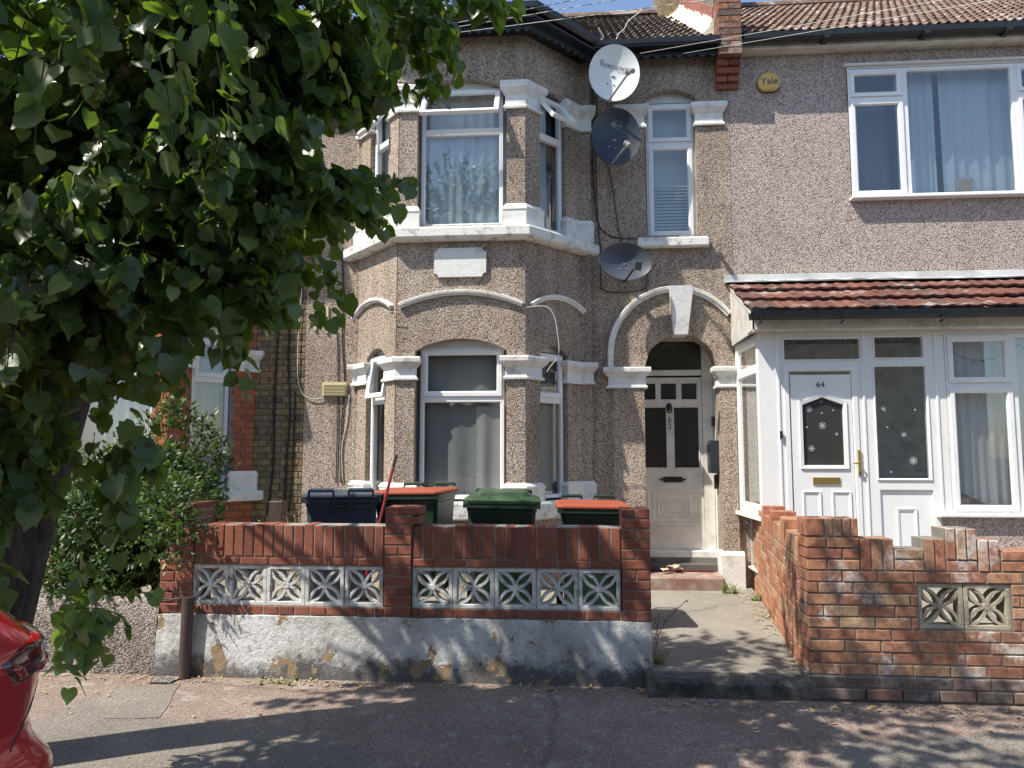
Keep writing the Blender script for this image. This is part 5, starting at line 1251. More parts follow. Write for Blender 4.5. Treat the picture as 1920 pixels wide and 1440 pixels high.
# ================================================================== SATELLITE DISHES
def dish(label, px, py, Y, rx, rz, az, el, roll, mat, lnb, arm_end, text=None):
    c = at(px, py, Y); T = Matrix.Translation(c) @ RZ(radians(az)) @ Matrix.Rotation(radians(-el), 4, 'X') @ Matrix.Rotation(radians(roll), 4, 'Y')
    root = thing('satellite_dish', c, label, 'satellite dish', 'satellite dishes on the pebbledash wall')
    m_ = MB(T); n = 40; R_ = []
    for k in range(9):
        f = k / 8; R_.append([(rx * f * cos(2 * pi * i / n), .07 * (1 - f * f) , rz * f * sin(2 * pi * i / n)) for i in range(n)] if k else [(rx * .01 * cos(2 * pi * i / n), .07, rz * .01 * sin(2 * pi * i / n)) for i in range(n)])
    R_.append([(rx * 1.02 * cos(2 * pi * i / n), -.003, rz * 1.02 * sin(2 * pi * i / n)) for i in range(n)]); R_.append([(rx * 1.025 * cos(2 * pi * i / n), .012, rz * 1.025 * sin(2 * pi * i / n)) for i in range(n)])
    for k in (7, 5, 3, .1): R_.append([(rx * k / 8 * cos(2 * pi * i / n), .007 + .07 * (1 - (k / 8) ** 2), rz * k / 8 * sin(2 * pi * i / n)) for i in range(n)])
    m_.loft(R_); obj('reflector', m_, mat, root, smooth='auto')
    e = Vector(arm_end); s = Vector((0, .03, -rz * .93)); m_ = MB(T); m_.tube([tuple(Vector((0, .12, -rz * .6))), tuple(s + Vector((0, 0, -.03))), tuple(s * .08 + e * .92)], .013, 6); obj('arm', m_, 'galv' if mat != 'dishl' else 'blackm', root)
    d = (Vector((0, .05, 0)) - e).normalized(); rot = d.to_track_quat('Y', 'Z').to_matrix().to_4x4(); m_ = MB(T @ Matrix.Translation(e) @ rot)
    if lnb == 'box': m_.cbox(-.045, .045, -.05, .03, -.05, .05, .01); m_.lathe([(.03, .02), (.035, .06), (.02, .065)], 14)
    else: m_.lathe([(.012, -.10), (.028, -.095), (.028, -.02), (.022, -.01), (.022, .01), (.036, .015), (.038, .035), (.0, .038)], 16)
    obj('receiver_head', m_, 'galv' if lnb != 'box' else 'dishl', root, smooth='auto')
    m_ = MB(); b = c + (RZ(radians(az)) @ Vector((0, .13, -rz * .25))); m_.tube([tuple(b), (b.x, FY - .02, b.z - .02)], .018, 8); m_.box(b.x - .06, b.x + .06, FY - .02, FY + .005, b.z - .1, b.z + .08); m_.tube([(c + (RZ(radians(az)) @ Vector((0, .08, 0)))), tuple(b)], .03, 8); obj('wall_bracket', m_, 'galv', root)
    for x in (-.05, .03):
        m_ = MB(T); m_.lathe([(.008, .06), (.008, .05), (.002, .048)], 8, x, -rz * .35); obj('bolt', m_, 'blackm' if mat == 'dishw' else 'galv', root)
    return root, T
d1, T1 = dish('white satellite dish with dark lettering at the top of the wall', 1152, 136, 8.32, .29, .345, 10, 2, 12, 'dishw', 'round', (.12, -.36, -.17))
def on_bowl(mb, T, rx, rz, rot=0):
    R_ = Matrix.Rotation(radians(rot), 4, 'Y'); out = []
    for v in mb.v:
        q = R_ @ v; q.y = .07 * (1 - (q.x / rx) ** 2 - (q.z / rz) ** 2) - .004; out.append(T @ q)
    mb.v = out; return mb
obj('lettering', on_bowl(text_mb('Буксатком', .082, Matrix.Translation((.02, 0, .10)), .0, sx=.95), T1, .29, .345, 0), 'ink', d1, norm=False)
obj('lettering', on_bowl(text_mb('тел. 8(800)', .026, Matrix.Translation((.10, 0, .055)), .0), T1, .29, .345, 0), 'ink', d1, norm=False)
d2, T2 = dish('dark grey satellite dish with a small white emblem below the white dish', 1155, 255, 8.32, .285, .34, 14, 2, 10, 'dishg', 'round', (.06, -.36, -.26))
m_ = MB(); m_.tube([(-.075 + .15 * t / 30, .038, .155 + .022 * sin(t * 1.15) * (1 - t / 40)) for t in range(31)], .0028, 4)
Q = [(-.05, .135), (-.03, .215), (.055, .195), (.045, .11), (-.05, .135)]
m_.tube([(x, .038, z) for x, z in Q], .0022, 4); m_.tube([(-.06, .038, .18), (-.02, .038, .185), (-.055, .038, .145), (-.01, .038, .15)], .0035, 4); obj('emblem', on_bowl(m_, T2, .285, .34), 'white', d2, norm=False)
d3, T3 = dish('wide oval slate grey satellite dish low on the wall beside the bay', 1173, 490, 8.38, .295, .215, 8, 4, 3, 'dishl', 'box', (.07, -.26, -.13))
# alarm box
c = at(1440, 158, FY); al = thing('alarm_box', (c.x, FY, c.z), 'round yellow burglar alarm box on the pink pebbledash wall', 'alarm box')
m_ = MB(); n = 28
def apl(r, y): 
    P = []
    for i in range(n):
        t = 2 * pi * i / n; x, z = r * 1.06 * cos(t), r * sin(t); z = max(z, -r * .86); P.append((c.x + x, y, c.z + z))
    return P
m_.loft([apl(.118, FY + .006), apl(.122, FY - .03), apl(.118, FY - .055), apl(.10, FY - .066)]); obj('cover', m_, 'yellow', al, smooth='auto')
m_ = MB(); m_.loft([apl(.125, FY + .005), apl(.127, FY - .02)]); obj('back_plate', m_, 'pipebr', al)
obj('lettering', text_mb('Yale', .118, Matrix.Translation((c.x + .0, FY - .068, c.z + .005)), .003), 'ink', al, norm=False)

# ================================================================== CABLES AND WIRES
def cable(pts, Y, r, mat, label, cat='cable', group=None, world=None, n=4):
    P = world or [at(x, y, Y) for x, y in pts]; S = []
    P = [Vector(p) for p in P]
    for i in range(len(P) - 1):
        p0, p1, p2, p3 = P[max(i - 1, 0)], P[i], P[i + 1], P[min(i + 2, len(P) - 1)]
        for k in range(n): 
            t = k / n; S.append(.5 * ((2 * p1) + (p2 - p0) * t + (2 * p0 - 5 * p1 + 4 * p2 - p3) * t * t + (3 * p1 - p0 - 3 * p2 + p3) * t ** 3))
    S.append(P[-1]); m_ = MB(); m_.tube([tuple(s) for s in S], r, 6); return obj('cable', m_, mat, None, label, cat, group, smooth=True)
cw = FY - .012
cable([(1112, 165), (1111, 250), (1113, 340), (1119, 410), (1134, 436), (1160, 446), (1196, 447)], cw, .006, 'wire', 'black cable dropping beside the dishes and curving to the upstairs sill')
cable([(1118, 170), (1117, 300), (1120, 400), (1126, 470), (1126, 530), (1133, 545), (1160, 548), (1200, 545), (1212, 535), (1213, 512)], cw, .006, 'wire', 'black cable looping under the oval slate dish')
cable([(1141, 312), (1150, 360), (1158, 420), (1164, 448), (1166, 462)], cw, .005, 'wire', 'thin black cable from the dark grey dish to the oval dish')
cable([(1126, 75), (1132, 70), (1128, 62), (1122, 52)], 8.3, .004, 'wirew', 'pale cable arching off the white dish to the left gutter')
cable([(1154, 83), (1158, 66), (1170, 55), (1178, 40), (1196, 26), (1204, 18)], 8.45, .006, 'wirew', 'pale twisted cable running from the white dish up the roof')
cable([(641, 470), (644, 560), (642, 640), (646, 720), (640, 800), (639, 905)], cw, .007, 'wire', 'black cable down the pebbledash left of the bay')
cable([(632, 620), (634, 700), (633, 790), (630, 905)], cw, .006, 'wire', 'second thin black cable down the pebbledash by the vent')
cable([(655, 740), (650, 790), (641, 840), (643, 905)], cw, .006, 'wirew', 'pale cable snaking down beside the bay corner')
cable([(527, 540), (520, 640), (514, 760), (511, 880), (500, 965)], cw, .010, 'wire', 'thick black cable down the stock brick wall nearest the orange brickwork')
cable([(548, 540), (541, 650), (543, 770), (537, 860), (533, 965)], cw, .009, 'wire', 'middle black cable down the stock brick wall')
cable([(553, 735), (551, 800), (548, 870), (541, 960)], cw, .008, 'wire', 'short black cable on the stock brick wall nearest the pebbledash')
cable([(566, 540), (560, 620), (558, 700), (566, 736), (585, 748), (606, 746)], cw - .01, .005, 'wirew', 'pale loop of cable from the brick wall to the buff vent')
cable([(722, 583), (748, 586)], BY - .06, .004, 'wirew', 'short pale cable between the left and middle hood moulds')
cable([(978, 578), (1020, 574), (1038, 590), (1046, 630), (1047, 665), (1030, 690), (1026, 697)], BY - .02, .0045, 'wirew', 'pale cable end dangling over the right hand bay capital')
# overhead wires
for i, (a, b, Y0, Y1, lb) in enumerate((((800, 53), (1020, -2), 7.6, 3.5, 'lowest overhead telephone wire crossing above the bay gutter'), ((800, 60), (1100, -3), 7.6, 3.8, 'middle overhead telephone wire crossing above the bay gutter'), ((818, 66), (1260, -5), 7.6, 3.4, 'long overhead telephone wire rising to the right over the bay'), ((1200, 100), (1640, 12), 8.3, 4.6, 'overhead wire from the eaves rising right past the brick pier'), ((1282, 100), (1700, 18), 8.35, 4.6, 'lower overhead wire from the eaves bracket rising to the right'))):
    P0, P1 = at(*a, Y0), at(*b, Y1); P2 = P0 + (P1 - P0) * 3.2; mid = (P0 + P2) / 2 + Vector((0, 0, -.05))
    cable(None, 0, .0019, 'wirew', lb, 'overhead wire', world=[P0, P0 * .75 + P2 * .25 + Vector((0, 0, -.03)), mid, P0 * .25 + P2 * .75 + Vector((0, 0, -.03)), P2], n=6)
q = at(1294, 104, FY - .05); m_ = MB(); m_.tube([(q.x, FY, q.z), (q.x, FY - .1, q.z), (q.x, FY - .12, q.z + .07)], .014, 6); m_.lathe([(.02, FY - .15), (.035, FY - .13), (.035, FY - .1), (.02, FY - .08)], 12, q.x, q.z); obj('wire_bracket', m_, 'blackm', None, 'black wire bracket under the eaves left of the corbelled bricks', 'bracket')
for k, (px, py0, py1) in enumerate(((593, 572, 620), (615, 575, 625))):
    a, b = at(px, py0, FY), at(px, py1, FY); m_ = MB(); m_.cbox(a.x - .016, a.x + .016, FY - .022, FY + .003, b.z, a.z, .004); obj('batten', m_, 'ventc', None, ('left' if k == 0 else 'right') + ' one of two short wooden battens on the pebbledash', 'batten')
q = at(1294, 1120, 5.5)

# ================================================================== TREE
def leaf_geo(k, mat, size=1.0, name='leaf'):
    rr = random.Random(k); b = MB(); half = [(.07, .07), (.26, .13), (.45, .06), (.54, -.13), (.52, -.37), (.39, -.60), (.18, -.78)]
    fold = rr.uniform(.10, .30); curl = rr.uniform(-.12, .25); wv = rr.uniform(.02, .05)
    def P(x, z, i=0): return (x * size, (-fold * abs(x) + curl * z * z + wv * sin(i * 2.1 + k)) * size, z * size)
    mid = [b.vert(*P(0, 0)), b.vert(*P(0, -.3)), b.vert(*P(0, -.62)), b.vert(*P(0, -.98))]
    for s in (1, -1):
        h = [b.vert(*P(s * x * rr.uniform(.93, 1.05), z, i)) for i, (x, z) in enumerate(half)]
        F = [(mid[0], h[0], h[1]), (mid[0], h[1], h[2]), (mid[0], h[2], mid[1]), (mid[1], h[2], h[3]), (mid[1], h[3], h[4]), (mid[1], h[4], mid[2]), (mid[2], h[4], h[5]), (mid[2], h[5], h[6]), (mid[2], h[6], mid[3])]
        b.f += [f if s > 0 else f[::-1] for f in F]
    # petiole
    p = [b.vert(-.012 * size, 0, 0), b.vert(.012 * size, 0, 0), b.vert(.0, -.03 * size, .42 * size)]; b.f.append(tuple(p))
    return b, mesh_of(b, name, mat, smooth=True, norm=False)
LEAFS = [leaf_geo(k, 'leafA') for k in range(6)]
tree = thing('lime_tree', (-2.85, 3.85, 0), 'large lime tree with heart shaped leaves and a dark furrowed trunk beside the pavement', 'tree')
random.seed(40)
def trunk():
    P = [(-3.25, 3.85, -.05, .25), (-3.21, 3.86, .25, .21), (-3.13, 3.87, .7, .195), (-3.04, 3.88, 1.2, .19), (-2.92, 3.88, 1.7, .19), (-2.80, 3.87, 2.2, .195), (-2.66, 3.86, 2.7, .16), (-2.66, 3.84, 3.4, .13), (-2.7, 3.8, 4.6, .09), (-2.7, 3.8, 6.2, .045)]
    m_ = MB(); n = 26; R_ = []
    for (x, y, z, r) in P:
        R_.append([(x + r * cos(2 * pi * k / n) * (1 + .10 * noise.noise(Vector((cos(2 * pi * k / n) * 3, sin(2 * pi * k / n) * 3, z * .5)))), y + r * sin(2 * pi * k / n) * (1 + .10 * noise.noise(Vector((cos(2 * pi * k / n) * 3, sin(2 * pi * k / n) * 3, z * .5 + 5)))), z) for k in range(n)])
    m_.loft(R_); return m_
obj('trunk', trunk(), 'bark', tree, smooth=True)
brs = []
for i in range(16):
    a = random.uniform(0, 2 * pi) if i > 4 else [-2.5, .9, 1.8, -1.2, 2.6][i]; z0 = random.uniform(2.3, 4.4); L = random.uniform(1.2, 2.4); 
    p = [Vector((-2.68, 3.86, z0))]; d = Vector((cos(a), sin(a), .75)).normalized()
    for k in range(6): p.append(p[-1] + d * L / 6); d = (d + Vector((random.uniform(-.12, .12), random.uniform(-.12, .12), -.13))).normalized()
    brs.append(p); m_ = MB(); m_.tube([tuple(q) for q in p], .05, 8, r2=.012); obj('branch', m_, 'bark', tree, smooth=True)
LV = []   # (matrix, variant)
TWL = []
def spray(p, d, nl=8, L=.42, ls=.098, sag=.35):
    """a drooping shoot carrying alternate leaves"""
    d = d.normalized(); pts = [p.copy()]; q = p.copy()
    for k in range(nl):
        d = (d + Vector((random.uniform(-.12, .12), random.uniform(-.12, .12), -sag / nl * 2))).normalized(); q = q + d * (L / nl); pts.append(q.copy())
        s = ls * random.uniform(.5, 1.28) * (1.05 - .4 * (k / nl)); az = random.uniform(0, 2 * pi)
        out = (d.x, d.y); az = atan2(out[0], -out[1]) + random.gauss(0, .9)
        T = Matrix.Translation(q + Vector((random.uniform(-.03, .03), random.uniform(-.03, .03), -.03))) @ RZ(az) @ Matrix.Rotation(random.gauss(-.45, .42), 4, 'X') @ Matrix.Rotation(random.gauss(0, .45), 4, 'Y') @ Matrix.Diagonal((s, s, s, 1))
        LV.append((T, random.randrange(6)))
    TWL.append(pts[::2])
def lobe(c, r, n, shell=.55, keep=None, **kw):
    c = Vector(c); k = 0; tries = 0
    while k < n and tries < n * 30:
        tries += 1; v = Vector((random.gauss(0, 1), random.gauss(0, 1), random.gauss(0, 1))).normalized(); f = shell + (1 - shell) * random.random() ** .7
        p = c + Vector((v.x * r[0], v.y * r[1], v.z * r[2])) * f
        if keep and not keep(p): continue
        if noise.noise(p * 1.6) < -.30: continue
        spray(p, v + Vector((0, 0, -.25)), **kw); k += 1
random.seed(51)
# upper crown (its underside is what the photograph sees)
lobe((-2.25, 2.65, 4.95), (2.15, 1.85, 2.05), 820, .60)
lobe((-2.3, 3.0, 4.8), (1.5, 1.6, 1.7), 170, .3)
def Q(px, py, Y): return tuple(at(px, py, Y))
# lower hanging masses in view
L_ = [((200, 60, 3.3), (.75, .5, .55), 230), ((480, 60, 3.5), (.75, .5, .5), 240), ((660, 50, 3.6), (.36, .4, .38), 80), ((600, 210, 3.7), (.42, .4, .28), 80), ((110, 330, 3.1), (.5, .4, .45), 120), ((330, 300, 3.4), (.65, .45, .45), 210), ((520, 360, 3.5), (.42, .4, .33), 110), ((640, 385, 3.65), (.28, .3, .10), 22), ((660, 335, 3.65), (.16, .2, .10), 14),
      ((80, 560, 3.0), (.40, .35, .35), 90), ((280, 520, 3.3), (.5, .4, .32), 130), ((440, 520, 3.5), (.42, .35, .20), 70), ((560, 500, 3.6), (.22, .25, .14), 26), ((380, 610, 3.4), (.42, .3, .13), 44), ((170, 660, 3.15), (.42, .3, .24), 60), ((40, 740, 3.1), (.24, .3, .3), 36)]
for (a, r, n) in L_: lobe(Q(*a), r, int(n * 1.25), .25, nl=7, L=.34)
# shoots on the lower trunk and in front of the bush
L2 = [((100, 850, 3.2), (.24, .2, .13), 24), ((190, 880, 3.25), (.17, .2, .11), 18), ((40, 900, 3.1), (.24, .2, .14), 18), ((230, 800, 3.3), (.16, .2, .08), 9), ((20, 800, 3.1), (.2, .2, .2), 24), ((110, 1030, 3.3), (.10, .15, .08), 3), ((15, 1050, 2.95), (.08, .15, .10), 8), ((100, 1150, 3.45), (.10, .1, .05), 6), ((180, 1110, 3.5), (.20, .15, .05), 4), ((125, 1180, 3.5), (.08, .1, .08), 3), ((300, 830, 3.5), (.18, .15, .05), 5), ((130, 770, 3.2), (.2, .2, .15), 10)]
for (a, r, n) in L2: lobe(Q(*a), r, n, .2, nl=7, L=.28, ls=.10)
for (a, dd) in (((880, 10, 3.6), (.7, 0, .1)), ((835, -5, 3.6), (.9, 0, .3)), ((905, 25, 3.6), (.3, 0, -.4)), ((770, 60, 3.6), (.6, 0, -.3)), ((790, 120, 3.6), (.4, 0, -.5)), ((720, 160, 3.6), (.4, 0, -.7)), ((620, 240, 3.6), (.3, 0, -1)), ((650, 300, 3.6), (.5, 0, -.7)), ((600, 520, 3.6), (.3, .2, -.7)), ((470, 620, 3.5), (.2, 0, -1)), ((415, 640, 3.4), (.1, 0, -1)), ((470, 560, 3.5), (.4, 0, -.9)), ((360, 650, 3.4), (.1, 0, -1)), ((620, 330, 3.6), (.9, 0, -.1)), ((640, 370, 3.6), (.9, 0, -.2)), ((590, 400, 3.6), (.8, 0, -.5)), ((600, 345, 3.6), (1, 0, .1)), ((580, 440, 3.6), (.5, 0, -.6))):
    for _ in range(2): spray(at(*a) + Vector((random.uniform(-.04, .04), random.uniform(-.05, .05), 0)), Vector(dd), 6, .26, .105)
def px_of(p):
    v = p - EYE; z = v.dot(_f); return (960 + 1400 * v.dot(_r) / z, 720 - 1400 * v.dot(_u) / z) if z > .1 else (-9999, 0)
def vis(p): x, y = px_of(p); return -30 < x < 1950 and -30 < y < 1450
def reserved(p):
    """places the photograph shows clear of leaves"""
    x, y = px_of(p)
    if not vis(p): return False
    h = noise.noise(p * 9)
    if 285 < x < 480 and 570 < y < 730 and h > -.12: return True
    if 470 < x < 660 and y > 605: return True
    if 350 < x < 430 and y > 660: return True
    if 205 < x < 350 and 728 < y < 790 and h > -.3: return True
    if 15 < x < 135 and 950 < y < 1145: return True
    if x > 555 and 425 < y < 620 and h > -.16: return True
    if 90 < x < 175 and 690 < y < 800 and h > -.15: return True
    if 590 < x < 700 and 225 < y < 320: return True
    return x > 965 or (x > 880 and y > 35) or (x > 860 and y > 60) or (x > 800 and y > 190) or (x > 770 and y > 250) or (690 < x and 190 < y < 330) or (x > 655 and y > 440) or (x > 500 and y > 640) or (x > 300 and y > 730) or (x > 240 and 880 < y < 1040) or (x > 300 and y > 880)
LV = [l for l in LV if not reserved(l[0].translation)]
TW = MB()
for p_ in TWL:
    if not any(reserved(q) for q in p_): TW.tube([tuple(x) for x in p_], .003, 3, False)
LV.sort(key=lambda l: (0 if vis(l[0].translation) else 100) + (l[0].translation - EYE).length)
print('leaves', len(LV), 'in view', sum(vis(l[0].translation) for l in LV))
for T, k in LV[:300]: inst('leaf', LEAFS[k][1], tree, T)
import numpy as np
def join_inst(parts, geos, name, mat, parent, kind='stuff'):
    Vs, Fs, off = [], [], 0; loops = []; tot = []
    G = [(np.array([tuple(v) for v in g[0].v]), g[0].f) for g in geos]
    for T, k in parts:
        v, f = G[k]; m = np.array(T); Vs.append(v @ m[:3, :3].T + m[:3, 3])
        Fs += [tuple(i + off for i in q) for q in f]; off += len(v)
    me = bpy.data.meshes.new(name); me.from_pydata(np.concatenate(Vs).tolist(), [], Fs); me.materials.append(M[mat]); me.polygons.foreach_set('use_smooth', [True] * len(me.polygons))
    o = bpy.data.objects.new(name, me); link(o, parent, Matrix()); 
    if kind: o['kind'] = kind
    return o
join_inst(LV[300:], LEAFS, 'crown', 'leafA', tree)
for x_, y_, a_, s_ in ((-5.2, -5.6, 1.0, 1.25), (-1.4, -6.4, 2.6, 1.15), (3.4, -5.8, 4.1, 1.2)):
    st = tree.copy(); COL.objects.link(st); Mw_ = Matrix.Translation((x_, y_, -.05)) @ RZ(a_) @ Matrix.Diagonal((s_, s_, s_, 1)); st.matrix_world = Mw_
    st['label'] = 'street lime tree across the road, ' + {-5.2: 'left', -1.4: 'middle', 3.4: 'right'}[x_] + ' one of three mirrored in the window glass'; st['group'] = 'street trees across the road'
    for ch in list(tree.children):
        if ch.name in ('trunk', 'crown'):
            d_ = ch.copy(); COL.objects.link(d_); d_.parent = st
obj('twigs', TW, 'twig', tree, kind='stuff', norm=False)

# ================================================================== PRIVET BUSH
bush = thing('privet_bush', (-3.9, 6.4, .3), 'glossy dark green privet bush behind the low pebbledash wall', 'bush')
PL = []
for k in range(3):
    b = MB(); s = 1; f = .12
    i = [b.vert(0, 0, 0), b.vert(.22, -f * .2, -.3), b.vert(.2, -f * .2, -.65), b.vert(0, .06 * (k - 1), -1), b.vert(-.2, -f * .2, -.65), b.vert(-.22, -f * .2, -.3), b.vert(0, .05, -.5)]
    b.f = [(i[0], i[1], i[6]), (i[1], i[2], i[6]), (i[2], i[3], i[6]), (i[3], i[4], i[6]), (i[4], i[5], i[6]), (i[5], i[0], i[6])]; PL.append((b, None))
PV = []; random.seed(61); SM = MB()
def bl(c, r, n, up=.3):
    c = Vector(c)
    for _ in range(n):
        v = Vector((random.gauss(0, 1), random.gauss(0, 1), random.gauss(0, 1))).normalized(); p = c + Vector((v.x * r[0], v.y * r[1], v.z * r[2])) * (.62 + .42 * random.random() ** .8)
        d = (v + Vector((0, 0, up))).normalized(); L = random.uniform(.08, .2)
        if random.random() < .25: SM.tube([tuple(p - d * .1), tuple(p + d * L)], .002, 3, False)
        for k in range(8):
            q = p + d * L * k / 8; s = random.uniform(.034, .060)
            T = Matrix.Translation(q) @ d.to_track_quat('Z', 'Y').to_matrix().to_4x4() @ RZ(k * 1.57 + random.uniform(-.3, .3)) @ Matrix.Rotation(random.uniform(1.9, 2.7), 4, 'X') @ Matrix.Diagonal((s, s, s, 1)); PV.append((T, random.randrange(3)))
for a, r, n in (((255, 925, 6.3), (.48, .4, .38), 760), ((335, 940, 6.5), (.29, .35, .31), 380), ((200, 1000, 5.95), (.40, .35, .40), 850), ((290, 1010, 5.95), (.34, .3, .30), 550), ((180, 1080, 5.75), (.36, .25, .16), 330), ((330, 880, 6.5), (.22, .3, .2), 160), ((60, 950, 6.2), (.5, .4, .5), 500), ((340, 960, 5.85), (.20, .25, .22), 200)): bl(Q(*a), r, n)
for px, py in ((300, 800), (330, 790), (360, 800), (390, 815), (405, 850), (330, 770), (280, 810), (410, 880)): bl(Q(px, py, 6.5), (.07, .07, .1), 14, 1.2)
for a, r, n in (((325, 975, 5.38), (.10, .06, .10), 34), ((345, 1005, 5.36), (.07, .05, .12), 22), ((310, 1030, 5.38), (.07, .06, .08), 16), ((300, 940, 5.5), (.14, .1, .14), 50)): bl(Q(*a), r, n)
for m_a in ((215, 1000), (290, 990), (240, 900)):
    q = at(*m_a, 6.2); m_ = MB(); m_.tube([(q.x, 6.2, .28), (q.x + .05, 6.2, .8), tuple(q)], .02, 6); obj('stem', m_, 'twig', bush)
join_inst(PV, PL, 'foliage', 'leafB', bush); obj('shoots', SM, 'twig', bush, kind='stuff', norm=False)

# ================================================================== WEEDS AND LITTER
def tuft(name, base, n, h, spread, mat, label, cat='weeds', leafy=False):
    m_ = MB(); lf = []
    for _ in range(n):
        b = Vector(base) + Vector((random.uniform(-spread, spread), random.uniform(-spread, spread) * .6, 0)); d = Vector((random.gauss(0, .3), random.gauss(0, .3), 1)).normalized(); L = h * random.uniform(.4, 1.1); P = [b]
        for k in range(4): P.append(P[-1] + d * L / 4); d = (d + Vector((random.gauss(0, .2), random.gauss(0, .2), -.05))).normalized()
        m_.tube([tuple(p) for p in P], .0018 if leafy else .0028, 3, False)
        if leafy:
            for q in P[1:]:
                for _k in range(2): s = random.uniform(.02, .04); lf.append((Matrix.Translation(q) @ RZ(random.random() * 6.3) @ Matrix.Rotation(random.uniform(.8, 1.9), 4, 'X') @ Matrix.Diagonal((s, s, s, 1)), random.randrange(3)))
        else:
            for q in P[1:]:
                for _k in range(2): s = random.uniform(.012, .03); lf.append((Matrix.Translation(q) @ RZ(random.random() * 6.3) @ Matrix.Rotation(random.uniform(.3, 2.6), 4, 'X') @ Matrix.Diagonal((s, s, s, 1)), random.randrange(3)))
    root = thing(name, base, label, cat); obj('stems', m_, mat, root, kind='stuff', norm=False); join_inst(lf, PL, 'small_leaves', mat, root); return root
random.seed(71)
tuft('dry_weeds', at(550, 985, 7.6).xy.to_3d() + Vector((0, 0, .3)), 46, .75, .13, 'straw', 'tall dry straw coloured weeds standing left of the blue bin')
tuft('weeds', at(1366, 1100, 8.3).xy.to_3d() + Vector((0, 0, .19)), 22, .13, .09, 'weed', 'green weeds at the foot of the painted column base', leafy=True)
for px, py, lb in ((1420, 1130, 'farthest of the small weed tufts along the path side wall'), (1452, 1160, 'middle small weed tuft along the path side wall'), (1494, 1195, 'nearest small weed tuft along the path side wall')):
    g_ = Gp(px, py, .18); tuft('weeds', (g_.x, g_.y, .18), 12, .11, .05, 'weed', lb, leafy=True)
g_ = Gp(1232, 1255, .17); tuft('dry_grass', (.60, 5.62, .17), 26, .15, .05, 'straw', 'dry grass tuft at the right end of the white wall base')
tuft('bare_twigs', (.585, 5.85, .2), 7, .45, .03, 'twig', 'bare dark twigs sticking out past the end brick pier')
tuft('weeds', (-2.2, 5.42, .06), 14, .05, .2, 'weed', 'low green weeds at the foot of the white wall near the brown pipe', leafy=True)
# fallen leaves: scattered debris
lit = []; random.seed(81)
for _ in range(1100):
    if random.random() < .55: x, y, z = random.uniform(-5, 4), 5.42 - abs(random.gauss(0, .10)), None
    elif random.random() < .6: x, y, z = random.uniform(-5, 4.5), random.uniform(3.2, 5.3), None
    else: t = random.random(); x, y, z = 1.62 + .33 * t - abs(random.gauss(0, .09)), 5.5 + 3.0 * t, .2
    if z is None: z = ground_z(y) + .004
    if x > .5 and y > 5.22 and z < .15: y -= .25
    s = random.uniform(.012, .045); lit.append((Matrix.Translation((x, y, z + .006)) @ RZ(random.random() * 6.3) @ Matrix.Rotation(pi / 2 + random.gauss(0, .25), 4, 'X') @ Matrix.Diagonal((s, s, s, 1)), random.randrange(3)))
o = join_inst(lit, PL, 'fallen_leaves', 'cardb', None); tag(o, 'small dry fallen leaves and debris scattered on the pavement', 'leaf litter')

# ================================================================== RED CAR
car = thing('parked_car', (-3.9, 1.75, -.13), 'glossy red hatchback parked at the kerb, its rear corner and tail light in view', 'car')
CY, HW = 1.78, .905
XRr = -1.725            # rearmost point
def lerp(t, P):
    for (a, x), (b, y) in zip(P, P[1:]):
        if t <= b: k = (t - a) / (b - a); k = max(0, min(1, k)); return x + (y - x) * k
    return P[-1][1]
def car_x(z): return XRr - lerp(z, [(.1, .16), (.3, .12), (.45, .04), (.58, .0), (.66, .0), (.72, .055), (.80, .075), (.93, .045), (1.0, .035), (1.06, .05), (1.10, .09), (1.2, .18), (1.45, .5), (1.58, .9)])
def car_w(z): return HW - lerp(z, [(.1, .06), (.28, .03), (.55, .0), (.66, .005), (.74, .035), (.93, .04), (1.06, .05), (1.1, .075), (1.2, .14), (1.45, .26), (1.58, .42)])
def car_f(z): return XRr - 4.3 + lerp(z, [(.1, .2), (.35, .0), (.6, .05), (.78, .5), (.86, 1.35), (1.1, 1.75), (1.42, 2.2), (1.52, 2.45)])
def car_pt(s, z, o=0):
    """s in -1..1 across the tail; |s|>1 runs forward along the flank"""
    w = car_w(z) + o; xr = car_x(z) + o; rc = .26; a = abs(s); sg = 1 if s >= 0 else -1
    flat = w - rc
    if a <= .7:
        y = flat * a / .7; return (xr - .05 * (y / w) ** 2, CY + sg * y, z)
    if a <= 1.0:
        t = (a - .7) / .3 * pi / 2; bow = .05 * (flat / w) ** 2
        return (xr - bow - rc * 1.25 * (1 - cos(t)), CY + sg * (flat + rc * sin(t)), z)
    L0 = xr - .05 * (flat / w) ** 2 - rc * 1.25; xf = car_f(z) + .4
    t = (a - 1) ; return (L0 + (xf - L0) * t, CY + sg * (w - .12 * t ** 6), z)
def patch(name, s0, s1, z0, z1, o, mat, ns=12, nz=8, fn=None, parent=car, edge=.012):
    m_ = MB(); rows = []
    for j in range(nz + 1):
        row = []
        for i in range(ns + 1):
            u, v = i / ns, j / nz
            s, z = fn(u, v) if fn else (s0 + (s1 - s0) * u, z0 + (z1 - z0) * v)
            b = 0 if i in (0, ns) or j in (0, nz) else 1
            row.append(m_.vert(*car_pt(s, z, o * b - (0 if b else edge))))
        rows.append(row)
    for a, b in zip(rows, rows[1:]): m_.quadstrip(a, b, False)
    return obj(name, m_, mat, parent, smooth=True)
m_ = MB(); zs = [.16, .22, .28, .35, .42, .48, .55, .60, .64, .67, .70, .74, .80, .86, .93, .97, 1.0, 1.04, 1.08, 1.14, 1.2, 1.28, 1.36, 1.42, 1.47, 1.53, 1.58]
ss = [-1 - k / 8 for k in range(8, 0, -1)] + [-1 + k / 32 for k in range(65)] + [1 + k / 8 for k in range(1, 9)]
